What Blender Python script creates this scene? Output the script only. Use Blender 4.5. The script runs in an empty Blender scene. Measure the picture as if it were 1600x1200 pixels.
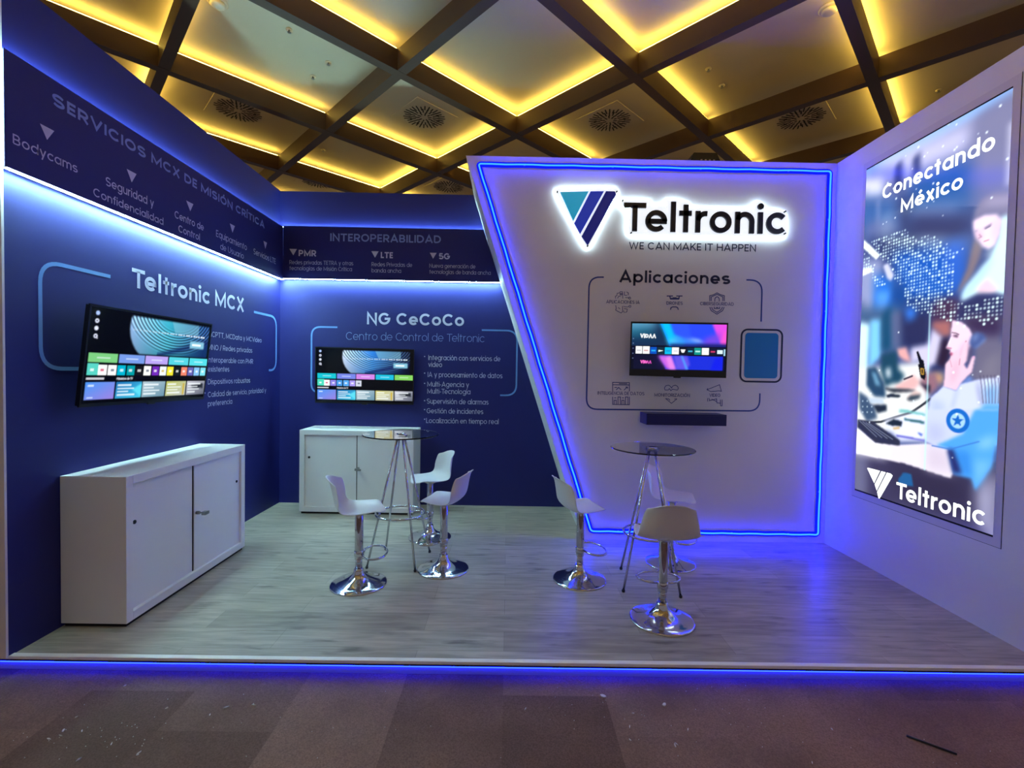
import bpy, math, random
import numpy as np
from mathutils import Vector, Matrix
random.seed(7)
SC = bpy.context.scene
COL = SC.collection
pi = math.pi

# ---------------------------------------------------------------- camera, world, exposure
YAW, PITCH, ROLL, FPX, EYE = 0.0076305, 0.0264304, -0.0176424, 730.859, 1.5
def cam_axes():
    cy, sy, cp, sp, cr, sr = math.cos(YAW), math.sin(YAW), math.cos(PITCH), math.sin(PITCH), math.cos(ROLL), math.sin(ROLL)
    f = Vector((sy*cp, cy*cp, -sp)); r = Vector((cy, -sy, 0)); u = r.cross(f)
    return r*cr - u*sr, u*cr + r*sr, f
RX, UX, FX = cam_axes()
cd = bpy.data.cameras.new('camera'); cam = bpy.data.objects.new('camera', cd); COL.objects.link(cam)
cd.sensor_fit = 'HORIZONTAL'; cd.sensor_width = 36.0; cd.lens = FPX/1600*36.0; cd.clip_start = 0.05
M = Matrix((RX, UX, -FX)).transposed().to_4x4(); M.translation = Vector((0, 0, EYE)); cam.matrix_world = M
SC.camera = cam
SC.view_settings.view_transform = 'Standard'; SC.view_settings.look = 'None'
SC.view_settings.gamma = 1.0; SC.view_settings.use_curve_mapping = False
SC.view_settings.exposure = 0.28
W = bpy.data.worlds.new('hall'); SC.world = W; W.use_nodes = True
W.node_tree.nodes['Background'].inputs[0].default_value = (1.0, 0.88, 0.92, 1)
W.node_tree.nodes['Background'].inputs[1].default_value = 0.16

def lamp(name, kind, loc, power, color, **kw):
    d = bpy.data.lights.new(name, kind); d.energy = power; d.color = color
    for k, v in kw.items(): setattr(d, k, v)
    o = bpy.data.objects.new(name, d); o.location = loc; COL.objects.link(o); return o

# ---------------------------------------------------------------- place dimensions (metres)
XL, YB, XR, YW = -2.5263, 5.1835, 2.8782, 4.1699      # left wall, back wall, right wall, white wall planes
ZT, ZW, YF, PH = 3.428, 3.393, 2.386, 0.085            # wall tops, platform front, platform height
ZB, ZM, ZP, GA, GS, GX, GY = 4.3495, 4.551, 4.625, 0.77555, 1.6172, -1.1079, 4.6098   # ceiling grid

def at(px, py, ax, v):
    """point of the plane coordinate[ax] = v seen at photo position (px, py); used to measure print on the walls"""
    d = FX + RX*((px-800)/FPX) - UX*((py-600)/FPX)
    o = Vector((0, 0, EYE)); t = (v-o[ax])/d[ax]; return o + d*t

# ---------------------------------------------------------------- mesh helpers
def lin(c):
    c = c/255.0 if c > 1 else c
    return c/12.92 if c <= .04045 else ((c+.055)/1.055)**2.4
def rgb(*c): return tuple(lin(float(x)/255.0) for x in c)

class MB:
    def __init__(s): s.v = []; s.f = []; s.sm = []
    def add(s, vs, fs, smooth=False):
        n = len(s.v); s.v += [Vector(p) for p in vs]; s.f += [[i+n for i in f] for f in fs]; s.sm += [smooth]*len(fs); return s
    def box(s, a, b):
        x0, y0, z0 = a; x1, y1, z1 = b
        return s.add([(x0,y0,z0),(x1,y0,z0),(x1,y1,z0),(x0,y1,z0),(x0,y0,z1),(x1,y0,z1),(x1,y1,z1),(x0,y1,z1)],
                     [(0,3,2,1),(4,5,6,7),(0,1,5,4),(1,2,6,5),(2,3,7,6),(3,0,4,7)])
    def prism(s, poly, fr, d0, d1):
        """poly: 2D outline in frame fr (origin, right, up, normal), from depth d0 to d1 along the normal"""
        o, r, u, n = fr; k = len(poly)
        a = [o + r*p[0] + u*p[1] + n*d0 for p in poly]; b = [o + r*p[0] + u*p[1] + n*d1 for p in poly]
        fs = [list(range(k, 2*k)), list(range(k-1, -1, -1))] + [(i, (i+1)%k, k+(i+1)%k, k+i) for i in range(k)]
        return s.add(a+b, fs)
    def sheet(s, poly, fr, d=0.0):
        o, r, u, n = fr
        return s.add([o + r*p[0] + u*p[1] + n*d for p in poly], [list(range(len(poly)))])
    def tube(s, path, rad, seg=10, closed=False, cap=True):
        P = [Vector(p) for p in path]; n = len(P); rads = rad if isinstance(rad, (list, tuple)) else [rad]*n
        vs = []; prev = None
        for i, p in enumerate(P):
            if closed: t = (P[(i+1)%n]-P[i-1])
            else: t = P[min(i+1, n-1)] - P[max(i-1, 0)]
            t.normalize()
            if prev is None:
                a = Vector((0,0,1)) if abs(t.z) < .9 else Vector((1,0,0)); x = t.cross(a).normalized()
            else: x = (prev - t*prev.dot(t)).normalized()
            prev = x; y = t.cross(x)
            vs += [p + (x*math.cos(2*pi*k/seg) + y*math.sin(2*pi*k/seg))*rads[i] for k in range(seg)]
        fs = []
        for i in range(n if closed else n-1):
            a, b = i*seg, ((i+1)%n)*seg
            fs += [(a+k, a+(k+1)%seg, b+(k+1)%seg, b+k) for k in range(seg)]
        s.add(vs, fs, True)
        if cap and not closed:
            m = len(s.v)-len(vs); s.f += [[m+k for k in range(seg)][::-1], [m+(n-1)*seg+k for k in range(seg)]]; s.sm += [False]*2
        return s
    def lathe(s, prof, c=(0,0,0), seg=40, smooth=True):
        vs = []; c = Vector(c)
        for r, z in prof: vs += [c + Vector((r*math.cos(2*pi*k/seg), r*math.sin(2*pi*k/seg), z)) for k in range(seg)]
        fs = []
        for i in range(len(prof)-1):
            a, b = i*seg, (i+1)*seg
            fs += [(a+k, a+(k+1)%seg, b+(k+1)%seg, b+k) for k in range(seg)]
        s.add(vs, fs, smooth); m = len(s.v)-len(vs)
        s.f += [[m+k for k in range(seg)][::-1], [m+(len(prof)-1)*seg+k for k in range(seg)]]; s.sm += [False]*2
        return s
    def ribbon(s, pts, w, fr, d=0.0, closed=False, d1=None):
        """flat band of width w along 2D points; extruded to depth d1 if given"""
        P = [Vector((p[0], p[1])) for p in pts]; Q = [P[0]]
        for p in P[1:]:
            if (p-Q[-1]).length > 1e-6: Q.append(p)
        P = Q; n = len(P)
        if n < 2: return s
        L, R = [], []
        for i in range(n):
            a = P[i]-P[i-1] if (i > 0 or closed) else P[1]-P[0]
            b = P[(i+1)%n]-P[i] if (i < n-1 or closed) else P[i]-P[i-1]
            a = a.normalized(); b = b.normalized(); t = (a+b)
            if t.length < 1e-3: t = b.copy()
            t.normalize(); nn = Vector((-t.y, t.x)); k = 1/max(.45, nn.dot(Vector((-b.y, b.x)))) 
            L.append(P[i]+nn*(w/2*k)); R.append(P[i]-nn*(w/2*k))
        for i in range(n if closed else n-1):
            j = (i+1)%n; q = [R[i], R[j], L[j], L[i]]
            if d1 is None: s.sheet(q, fr, d)
            else: s.prism(q, fr, d, d1)
        return s
    def build(s, name, mat, parent=None, local=False, bevel=0, subsurf=0, solid=0):
        off = Vector((0,0,0))
        if parent is None or local:
            if parent is None and not local:
                lo = Vector((min(v.x for v in s.v), min(v.y for v in s.v), min(v.z for v in s.v)))
                hi = Vector((max(v.x for v in s.v), max(v.y for v in s.v), max(v.z for v in s.v)))
                off = (lo+hi)/2; off.z = lo.z
        else:
            p = parent
            while p: off += p.location; p = p.parent
        me = bpy.data.meshes.new(name); me.from_pydata([tuple(v-off) for v in s.v], [], s.f)
        for p, q in zip(me.polygons, s.sm): p.use_smooth = q
        me.materials.append(mat)
        o = bpy.data.objects.new(name, me); COL.objects.link(o)
        if parent is not None: o.parent = parent
        elif not local: o.location = off
        if solid: m = o.modifiers.new('solid', 'SOLIDIFY'); m.thickness = solid; m.offset = 0
        if bevel: m = o.modifiers.new('bevel', 'BEVEL'); m.width = bevel; m.segments = 2; m.limit_method = 'ANGLE'
        if subsurf: m = o.modifiers.new('sub', 'SUBSURF'); m.levels = subsurf; m.render_levels = subsurf
        return o

def tag(o, label, cat, group=None, kind=None):
    o['label'] = label; o['category'] = cat
    if group: o['group'] = group
    if kind: o['kind'] = kind
    return o
def thing(name, label, cat, loc=(0,0,0), rotz=0, group=None):
    o = bpy.data.objects.new(name, None); o.empty_display_size = .1; COL.objects.link(o)
    o.location = loc; o.rotation_euler = (0, 0, rotz); return tag(o, label, cat, group)
def struct(o): o['kind'] = 'structure'; return o
def dup(root, loc, rotz, label, group=None):
    r = root.copy(); COL.objects.link(r); r.location = loc; r.rotation_euler = (0, 0, rotz); r['label'] = label
    if group: r['group'] = group
    for ch in list(root.children):
        c = ch.copy(); COL.objects.link(c); c.parent = r
        for g in list(ch.children):
            d = g.copy(); COL.objects.link(d); d.parent = c
    return r

# ---------------------------------------------------------------- materials
def mat(name, c, rough=.5, metal=0.0, spec=.5, noise=0.0, nscale=30, emit=None, estr=1.0, **kw):
    m = bpy.data.materials.new(name); m.use_nodes = True; nt = m.node_tree; b = nt.nodes['Principled BSDF']
    b.inputs['Base Color'].default_value = (*c, 1); b.inputs['Roughness'].default_value = rough
    b.inputs['Metallic'].default_value = metal; b.inputs['Specular IOR Level'].default_value = spec
    if emit: b.inputs['Emission Color'].default_value = (*emit, 1); b.inputs['Emission Strength'].default_value = estr
    for k, v in kw.items(): b.inputs[k].default_value = v
    if noise:
        tc = nt.nodes.new('ShaderNodeTexCoord'); n = nt.nodes.new('ShaderNodeTexNoise'); n.inputs['Scale'].default_value = nscale
        n.inputs['Detail'].default_value = 5
        mr = nt.nodes.new('ShaderNodeMapRange'); mr.inputs['To Min'].default_value = 1-noise; mr.inputs['To Max'].default_value = 1+noise
        mx = nt.nodes.new('ShaderNodeVectorMath'); mx.operation = 'SCALE'; mx.inputs[0].default_value = c
        nt.links.new(tc.outputs['Object'], n.inputs['Vector']); nt.links.new(n.outputs['Fac'], mr.inputs['Value'])
        nt.links.new(mr.outputs[0], mx.inputs['Scale']); nt.links.new(mx.outputs[0], b.inputs['Base Color'])
    return m
def glow(name, c, s):
    m = bpy.data.materials.new(name); m.use_nodes = True; nt = m.node_tree; nt.nodes.clear()
    e = nt.nodes.new('ShaderNodeEmission'); o = nt.nodes.new('ShaderNodeOutputMaterial')
    e.inputs[0].default_value = (*c, 1); e.inputs[1].default_value = s; nt.links.new(e.outputs[0], o.inputs[0]); return m
def painted(name, strength, rough=.25):
    m = bpy.data.materials.new(name); m.use_nodes = True; nt = m.node_tree; b = nt.nodes['Principled BSDF']
    a = nt.nodes.new('ShaderNodeAttribute'); a.attribute_name = 'print'
    b.inputs['Base Color'].default_value = (.004, .004, .005, 1); b.inputs['Roughness'].default_value = rough; b.inputs['Specular IOR Level'].default_value = .25
    nt.links.new(a.outputs['Color'], b.inputs['Emission Color']); b.inputs['Emission Strength'].default_value = strength
    return m

def wood_mat():
    m = bpy.data.materials.new('grey_oak_laminate'); m.use_nodes = True; nt = m.node_tree; N = nt.nodes; L = nt.links; b = N['Principled BSDF']
    tc = N.new('ShaderNodeTexCoord')
    br = N.new('ShaderNodeTexBrick'); br.inputs['Scale'].default_value = 1; br.offset = .37
    br.inputs['Brick Width'].default_value = 1.25; br.inputs['Row Height'].default_value = .19
    br.inputs['Mortar Size'].default_value = .0016; br.inputs['Mortar Smooth'].default_value = 1; br.inputs['Bias'].default_value = 0
    br.inputs['Color1'].default_value = (*rgb(182,172,160), 1); br.inputs['Color2'].default_value = (*rgb(160,150,139), 1)
    br.inputs['Mortar'].default_value = (*rgb(120,112,104), 1)
    L.new(tc.outputs['Object'], br.inputs['Vector'])
    mp = N.new('ShaderNodeMapping'); mp.inputs['Scale'].default_value = (1.6, 14, 1); L.new(tc.outputs['Object'], mp.inputs['Vector'])
    n1 = N.new('ShaderNodeTexNoise'); n1.inputs['Scale'].default_value = 2.2; n1.inputs['Detail'].default_value = 8; n1.inputs['Distortion'].default_value = .6
    L.new(mp.outputs[0], n1.inputs['Vector'])
    r1 = N.new('ShaderNodeMapRange'); r1.inputs['From Min'].default_value = .3; r1.inputs['From Max'].default_value = .7
    r1.inputs['To Min'].default_value = .72; r1.inputs['To Max'].default_value = 1.18; L.new(n1.outputs['Fac'], r1.inputs['Value'])
    mp2 = N.new('ShaderNodeMapping'); mp2.inputs['Scale'].default_value = (1.5, 6.5, 1); L.new(tc.outputs['Object'], mp2.inputs['Vector'])
    n2 = N.new('ShaderNodeTexNoise'); n2.inputs['Scale'].default_value = 1.9; n2.inputs['Detail'].default_value = 4; L.new(mp2.outputs[0], n2.inputs['Vector'])
    r2 = N.new('ShaderNodeMapRange'); r2.inputs['From Min'].default_value = .60; r2.inputs['From Max'].default_value = .74
    r2.inputs['To Min'].default_value = 1; r2.inputs['To Max'].default_value = .45; L.new(n2.outputs['Fac'], r2.inputs['Value'])
    mu = N.new('ShaderNodeMath'); mu.operation = 'MULTIPLY'; L.new(r1.outputs[0], mu.inputs[0]); L.new(r2.outputs[0], mu.inputs[1])
    sc = N.new('ShaderNodeVectorMath'); sc.operation = 'SCALE'; L.new(br.outputs['Color'], sc.inputs[0]); L.new(mu.outputs[0], sc.inputs['Scale'])
    L.new(sc.outputs[0], b.inputs['Base Color']); b.inputs['Roughness'].default_value = .34; b.inputs['Specular IOR Level'].default_value = .5
    return m
def carpet_mat():
    m = bpy.data.materials.new('brown_hall_carpet'); m.use_nodes = True; nt = m.node_tree; N = nt.nodes; L = nt.links; b = N['Principled BSDF']
    tc = N.new('ShaderNodeTexCoord'); mp = N.new('ShaderNodeMapping'); mp.inputs['Rotation'].default_value = (0, 0, pi/2); L.new(tc.outputs['Object'], mp.inputs['Vector'])
    br = N.new('ShaderNodeTexBrick'); br.inputs['Scale'].default_value = 1; br.inputs['Brick Width'].default_value = .5; br.inputs['Row Height'].default_value = .5
    br.inputs['Mortar Size'].default_value = 0; br.inputs['Bias'].default_value = -.1
    br.inputs['Color1'].default_value = (*rgb(140,110,97), 1); br.inputs['Color2'].default_value = (*rgb(110,85,75), 1)
    L.new(mp.outputs[0], br.inputs['Vector'])
    n = N.new('ShaderNodeTexNoise'); n.inputs['Scale'].default_value = 160; n.inputs['Detail'].default_value = 3; L.new(tc.outputs['Object'], n.inputs['Vector'])
    n2 = N.new('ShaderNodeTexNoise'); n2.inputs['Scale'].default_value = 2.2; n2.inputs['Detail'].default_value = 4; L.new(tc.outputs['Object'], n2.inputs['Vector'])
    a = N.new('ShaderNodeMath'); a.operation = 'MULTIPLY'; L.new(n.outputs['Fac'], a.inputs[0]); L.new(n2.outputs['Fac'], a.inputs[1])
    r = N.new('ShaderNodeMapRange'); r.inputs['From Min'].default_value = .12; r.inputs['From Max'].default_value = .4; r.inputs['To Min'].default_value = .7; r.inputs['To Max'].default_value = 1.35
    L.new(a.outputs[0], r.inputs['Value'])
    sc = N.new('ShaderNodeVectorMath'); sc.operation = 'SCALE'; L.new(br.outputs['Color'], sc.inputs[0]); L.new(r.outputs[0], sc.inputs['Scale'])
    L.new(sc.outputs[0], b.inputs['Base Color']); b.inputs['Roughness'].default_value = .95; b.inputs['Specular IOR Level'].default_value = .1
    bp = N.new('ShaderNodeBump'); bp.inputs['Strength'].default_value = .5; bp.inputs['Distance'].default_value = .004
    L.new(n.outputs['Fac'], bp.inputs['Height']); L.new(bp.outputs[0], b.inputs['Normal'])
    return m

LEDC = (.50, .95, 1.0)
MT = dict(
    navy=mat('navy_print_wall', rgb(17,20,106), .6, spec=.5, noise=.05, nscale=3),
    white=mat('white_painted_wall', rgb(226,221,224), .5, noise=.03, nscale=4),
    cab=mat('white_cabinet_steel', rgb(236,234,238), .38, noise=.02, nscale=5),
    seat=mat('white_moulded_plastic', rgb(226,222,224), .32, noise=.02, nscale=9),
    chrome=mat('polished_chrome', (.62,.62,.66), .10, 1.0, noise=.03, nscale=15),
    black=mat('black_plastic', (.006,.006,.008), .3, noise=.1, nscale=20),
    dark=mat('dark_gap', (.004,.004,.005), .8, noise=.1, nscale=20),
    steel=mat('dull_lock_metal', (.35,.35,.36), .3, 1.0, noise=.1, nscale=20),
    shelfm=mat('navy_shelf_board', rgb(10,14,88), .4, noise=.05, nscale=8),
    beam=mat('dark_brown_beam', rgb(78,54,36), .55, noise=.12, nscale=2.5),
    panel=mat('cream_ceiling_panel', rgb(196,182,156), .6, noise=.04, nscale=1.5),
    cream=mat('cream_plastic', rgb(205,192,165), .5, noise=.04, nscale=8),
    slot=mat('dark_slot', (.012,.009,.006), .8, noise=.1, nscale=8),
    nose=mat('white_nosing', rgb(246,243,240), .45, noise=.05, nscale=8),
    skirt=mat('grey_skirting', rgb(150,150,160), .6, noise=.05, nscale=8),
    cove=glow('warm_cove_light', (1.0, .69, .12), 27.0),
    led=glow('cool_white_led', LEDC, 165.0),
    led_back=glow('cool_white_led_dimmer', LEDC, 130.0),
    led_soft=glow('soft_white_led', LEDC, 55.0),
    neon=glow('blue_neon', (.0012, .0085, 1.0), 52.0),
    neon_body=glow('deep_blue_diffuser', (.004, .010, 1.0), 1.0),
    base_led=glow('blue_edge_led', (.0025, .008, 1.0), 34.0),
    halo=glow('white_halo_led', (.72, 1.0, 1.0), 21.0),
    t_head=mat('pale_lavender_vinyl', rgb(205,203,230), .5, noise=.03, nscale=10),
    t_body=mat('light_grey_vinyl', rgb(200,200,230), .5, noise=.03, nscale=10),
    t_dim=mat('slate_blue_vinyl', rgb(130,150,215), .5, noise=.03, nscale=10),
    line=mat('sky_blue_vinyl', rgb(104,150,214), .5, noise=.03, nscale=10),
    ink=mat('dark_navy_vinyl', rgb(16,18,58), .5, noise=.05, nscale=10),
    ink_blue=mat('royal_blue_vinyl', rgb(28,58,140), .5, noise=.05, nscale=10),
    ink_soft=mat('indigo_line_vinyl', rgb(52,60,132), .5, noise=.05, nscale=10),
    teal=mat('teal_vinyl', rgb(0,125,185), .45, noise=.03, nscale=10),
    ink3d=mat('black_acrylic_letter', rgb(24,30,50), .25, noise=.05, nscale=10),
    plate=mat('frosted_acrylic', rgb(235,238,245), .3, noise=.02, nscale=10, emit=(.85,.92,1.0), estr=.75),
    v_teal=mat('teal_acrylic', rgb(48,165,200), .25, noise=.04, nscale=10, emit=rgb(30,150,195), estr=.55),  # slight emission put into all three emblem bands to brighten their colours
    v_blue=mat('blue_acrylic', rgb(40,62,180), .25, noise=.04, nscale=10, emit=rgb(30,50,170), estr=.5),
    v_navy=mat('navy_acrylic', rgb(22,28,105), .25, noise=.04, nscale=10, emit=rgb(18,26,110), estr=.55),
    paper=mat('white_paper_scrap', rgb(225,218,210), .8, noise=.05, nscale=40),
    boxw=glow('backlit_white_print', (.95, 1.0, .98), 1.5),
    scr_white=glow('screen_white', (1, 1, 1), 1.0),
    scr_pink=glow('screen_pink', rgb(240,90,200), 1.0),
    frame=mat('grey_snap_frame', rgb(214,208,214), .4, noise=.03, nscale=10),
    poster=painted('backlit_film', .93, .2), screen=painted('lit_screen', .95, .16),
    wood=wood_mat(), carpet=carpet_mat(),
)
def glass_mat():
    m = bpy.data.materials.new('smoked_glass'); m.use_nodes = True; b = m.node_tree.nodes['Principled BSDF']
    b.inputs['Base Color'].default_value = (.90, .92, .95, 1); b.inputs['Roughness'].default_value = .01
    b.inputs['Transmission Weight'].default_value = 1; b.inputs['IOR'].default_value = 1.5
    return m
MT['glass'] = glass_mat()

# ---------------------------------------------------------------- geometric sans lettering drawn with strokes
CAP, XH, ASC, DSC = .70, .53, .745, -.20
def arc(cx, cy, rx, ry, a0, a1, n=None):
    n = n or max(4, int(abs(a1-a0)/11)); return [(cx+rx*math.cos(math.radians(a0+(a1-a0)*k/n)), cy+ry*math.sin(math.radians(a0+(a1-a0)*k/n))) for k in range(n+1)]
def glyph(c, w):
    """strokes [(points, closed)], dots [(x, y, r)], width"""
    h = w/2; S = []; D = []
    def L(*p, closed=False): S.append((list(p), closed))
    R = XH/2-h; cx = h+R; cy = XH/2
    acc = None
    for a, bb in (('áéíóú', 'aeiou'), ('ÁÉÍÓÚ', 'AEIOU')):
        if c in a: acc = 'low' if a[0] == 'á' else 'up'; c = bb[a.index(c)]
    def ring(x): S.append((arc(x, cy, R, R, 0, 360, 32)[:-1], True))
    wd = .5
    if c == ' ': return [], [], .25
    if c == 'a': ring(cx); L((cx+R, 0), (cx+R, XH)); wd = cx+R+h
    elif c == 'b': ring(cx); L((h, 0), (h, ASC)); wd = cx+R+h
    elif c == 'c': L(*arc(cx, cy, R, R, 42, 318)); wd = cx+R*.76+h*.6
    elif c == 'd': ring(cx); L((cx+R, 0), (cx+R, ASC)); wd = cx+R+h
    elif c == 'e': L(*arc(cx, cy, R, R, -2, 318)); L((cx-R, cy-.01), (cx+R+h*.9, cy-.01)); wd = cx+R+h
    elif c == 'f': L((.10+h, 0), (.10+h, ASC-.14), *arc(.10+h+.13, ASC-.14, .13, .14-h, 180, 90)); L((0, XH-h), (.27, XH-h)); wd = .28
    elif c == 'g': ring(cx); L((cx+R, XH), (cx+R, .02), *arc(cx, .02, R, R*.92, 0, -150)); wd = cx+R+h
    elif c in 'hn':
        rx = (.47-w)/2; L((h, 0), (h, ASC if c == 'h' else XH)); L(*arc(h+rx, XH-h-rx, rx, rx, 170, 0), (h+2*rx, 0)); wd = .47
    elif c == 'ñ': S, D, wd = glyph('n', w); S.append(([(.10, .62), (.18, .66), (.28, .62), (.36, .66)], False)); return S, D, wd
    elif c == 'i':
        L((h, 0), (h, XH)); wd = w
        if not acc: D.append((h, .675, w*.62))
    elif c == 'k': L((h, 0), (h, ASC)); L((h, .2), (.4, XH)); L((.15, .3), (.42, 0)); wd = .44
    elif c == 'l': L((h, 0), (h, ASC)); wd = w
    elif c == 'm':
        rx = (.41-w)/2
        L((h, 0), (h, XH)); L(*arc(h+rx, XH-h-rx, rx, rx, 170, 0), (h+2*rx, 0)); L(*arc(h+3*rx, XH-h-rx, rx, rx, 170, 0), (h+4*rx, 0)); wd = 4*rx+w
    elif c == 'o': ring(cx); wd = 2*cx
    elif c == 'p': ring(cx); L((h, DSC), (h, XH)); wd = cx+R+h
    elif c == 'q': ring(cx); L((cx+R, DSC), (cx+R, XH)); wd = cx+R+h
    elif c == 'r': L((h, 0), (h, XH)); L(*arc(h+.19, XH-h-.19, .19, .19, 175, 80)); wd = .265
    elif c == 's':
        r = (XH-w)/4; rx = .15+.02; x0 = h+rx
        L(*arc(x0, XH-h-r, rx, r, 35, 270), *arc(x0, h+r, rx, r, 90, -145)[1:]); wd = 2*rx+w
    elif c == 't': L((.10+h, 0), (.10+h, .68)); L((0, XH-h), (.30, XH-h)); wd = .31
    elif c == 'u': rx = (.47-w)/2; L((h, XH), (h, h+rx), *arc(h+rx, h+rx, rx, rx, 180, 350)); L((h+2*rx, 0), (h+2*rx, XH)); wd = .47
    elif c == 'v': L((h*.9, XH), (.24, 0+h*.6)); L((.24, h*.6), (.48-h*.9, XH)); wd = .48
    elif c == 'w': L((h, XH), (.2, h*.6), (.36, XH-.04), (.52, h*.6), (.72-h, XH)); wd = .72
    elif c == 'x': L((h, 0), (.45-h, XH)); L((h, XH), (.45-h, 0)); wd = .45
    elif c == 'y': L((h, XH), (.24, h*.8)); L((.48-h, XH), (.17, DSC)); wd = .48
    elif c == 'z': L((0, XH-h), (.40, XH-h), (h, h), (.42, h)); wd = .42
    elif c == 'A': L((h*.8, 0), (.33, CAP-h*.4), (.66-h*.8, 0)); L((.13, .2), (.53, .2)); wd = .66
    elif c == 'B':
        r1 = (CAP/2-h)/2; L((h, h), (h, CAP-h), (.27, CAP-h), *arc(.27, CAP-h-r1, r1, r1, 80, -90)[:], (h, CAP/2)); r2 = r1
        L((.27, CAP/2), *arc(.29, CAP/2-r2, r2*1.08, r2, 85, -90), (h, h)); wd = .30+r2*1.08+h
    elif c in 'CGO':
        rx = .34-h; ry = CAP/2-h; x0 = .34
        if c == 'O': S.append((arc(x0, CAP/2, rx, ry, 0, 360, 36)[:-1], True)); wd = .68
        elif c == 'C': L(*arc(x0, CAP/2, rx, ry, 42, 318)); wd = .63
        else: L(*arc(x0, CAP/2, rx, ry, 42, 360), (.36, CAP/2)); wd = .68
    elif c == 'D': L((h, h), (h, CAP-h), (.24, CAP-h), *arc(.24, CAP/2, .36-h, CAP/2-h, 88, -88), (.24, h), (h, h)); wd = .60
    elif c == 'E': L((.40, CAP-h), (h, CAP-h), (h, h), (.40, h)); L((h, CAP/2), (.37, CAP/2)); wd = .41
    elif c == 'F': L((.40, CAP-h), (h, CAP-h), (h, 0)); L((h, CAP/2), (.37, CAP/2)); wd = .40
    elif c == 'H': L((h, 0), (h, CAP)); L((.58-h, 0), (.58-h, CAP)); L((h, CAP/2), (.58-h, CAP/2)); wd = .58
    elif c == 'I': L((h, 0), (h, CAP)); wd = w
    elif c == 'K': L((h, 0), (h, CAP)); L((h, .24), (.48, CAP)); L((.2, .38), (.52, 0)); wd = .53
    elif c == 'L': L((h, CAP), (h, h), (.38, h)); wd = .38
    elif c == 'M': L((h, 0), (h, CAP-h), (.37, .12), (.74-h, CAP-h), (.74-h, 0)); wd = .74
    elif c == 'N': L((h, 0), (h, CAP-h*.6), (.58-h, h*.6), (.58-h, CAP)); wd = .58
    elif c in 'PR':
        r = .19-h*.3; L((h, 0), (h, CAP-h), (.28, CAP-h), *arc(.28, CAP-h-r, r, r, 85, -90), (h, CAP-h-2*r)); wd = .28+r+h
        if c == 'R': L((.24, CAP-h-2*r), (.48, 0)); wd = max(wd, .50)
    elif c == 'S':
        r = (CAP-w)/4; rx = .21; x0 = h+rx
        L(*arc(x0, CAP-h-r, rx, r, 28, 270), *arc(x0, h+r, rx, r, 90, -152)[1:]); wd = 2*rx+w
    elif c == 'T': L((0, CAP-h), (.54, CAP-h)); L((.27, 0), (.27, CAP-h)); wd = .54
    elif c == 'U': L((h, CAP), (h, .27), *arc(.28, .27, .28-h, .27-h, 180, 360), (.56-h, CAP)); wd = .56
    elif c == 'V': L((h*.8, CAP), (.32, h*.6), (.64-h*.8, CAP)); wd = .64
    elif c == 'W': L((h, CAP), (.25, h*.6), (.45, CAP-.05), (.65, h*.6), (.90-h, CAP)); wd = .90
    elif c == 'X': L((h, 0), (.58-h, CAP)); L((h, CAP), (.58-h, 0)); wd = .58
    elif c == 'Y': L((h, CAP), (.3, .32), (.6-h, CAP)); L((.3, .33), (.3, 0)); wd = .6
    elif c == 'Z': L((0, CAP-h), (.5, CAP-h), (h, h), (.52, h)); wd = .52
    elif c == 'Λ': L((h*.8, 0), (.32, CAP-h*.4), (.64-h*.8, 0)); wd = .64
    elif c == '5': L((.42, CAP-h), (.12, CAP-h), (.09, .40), *arc(.25, .23, .21, .23-h, 125, -150)); wd = .48
    elif c == '-': L((0, .26), (.24, .26)); wd = .24
    elif c == '/': L((0, -.05), (.28, ASC)); wd = .28
    elif c == ',': L((.05, .05), (0, -.10)); wd = .08
    elif c == '.': D.append((h, h, h*1.1)); wd = w
    if acc:
        y = .60 if acc == 'low' else .76
        L((wd/2-.03, y), (wd/2+.09, y+.13))
    return S, D, wd
def text_strokes(s, w, track=.085):
    out = []; dots = []; x = 0
    for k, ch in enumerate(s):
        S, D, wd = glyph(ch, w)
        out += [([(px+x, py) for px, py in P], c) for P, c in S]; dots += [(dx+x, dy, r) for dx, dy, r in D]
        x += wd + (track if ch != ' ' else .02)
        if ch == 'T' and k+1 < len(s) and s[k+1] in 'eao': x -= .10
    return out, dots, x-track
PLN = {  # frames: (origin, right, up, normal)
    'L': (Vector((XL, 0, 0)), Vector((0,1,0)), Vector((0,0,1)), Vector((1,0,0)), 0),
    'FL': (Vector((XL+.06, 0, 0)), Vector((0,1,0)), Vector((0,0,1)), Vector((1,0,0)), 0),
    'B': (Vector((0, YB, 0)), Vector((1,0,0)), Vector((0,0,1)), Vector((0,-1,0)), 1),
    'FB': (Vector((0, YB-.06, 0)), Vector((1,0,0)), Vector((0,0,1)), Vector((0,-1,0)), 1),
    'W': (Vector((0, YW, 0)), Vector((1,0,0)), Vector((0,0,1)), Vector((0,-1,0)), 1),
    'WS': (Vector((0, YW-.045, 0)), Vector((1,0,0)), Vector((0,0,1)), Vector((0,-1,0)), 1),
    'R': (Vector((XR, 0, 0)), Vector((0,-1,0)), Vector((0,0,1)), Vector((-1,0,0)), 0),
}
def uv(k, px, py):
    o, r, u, n, ax = PLN[k]; p = at(px, py, ax, o[ax]) - o; return (p.dot(r), p.dot(u))
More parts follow.
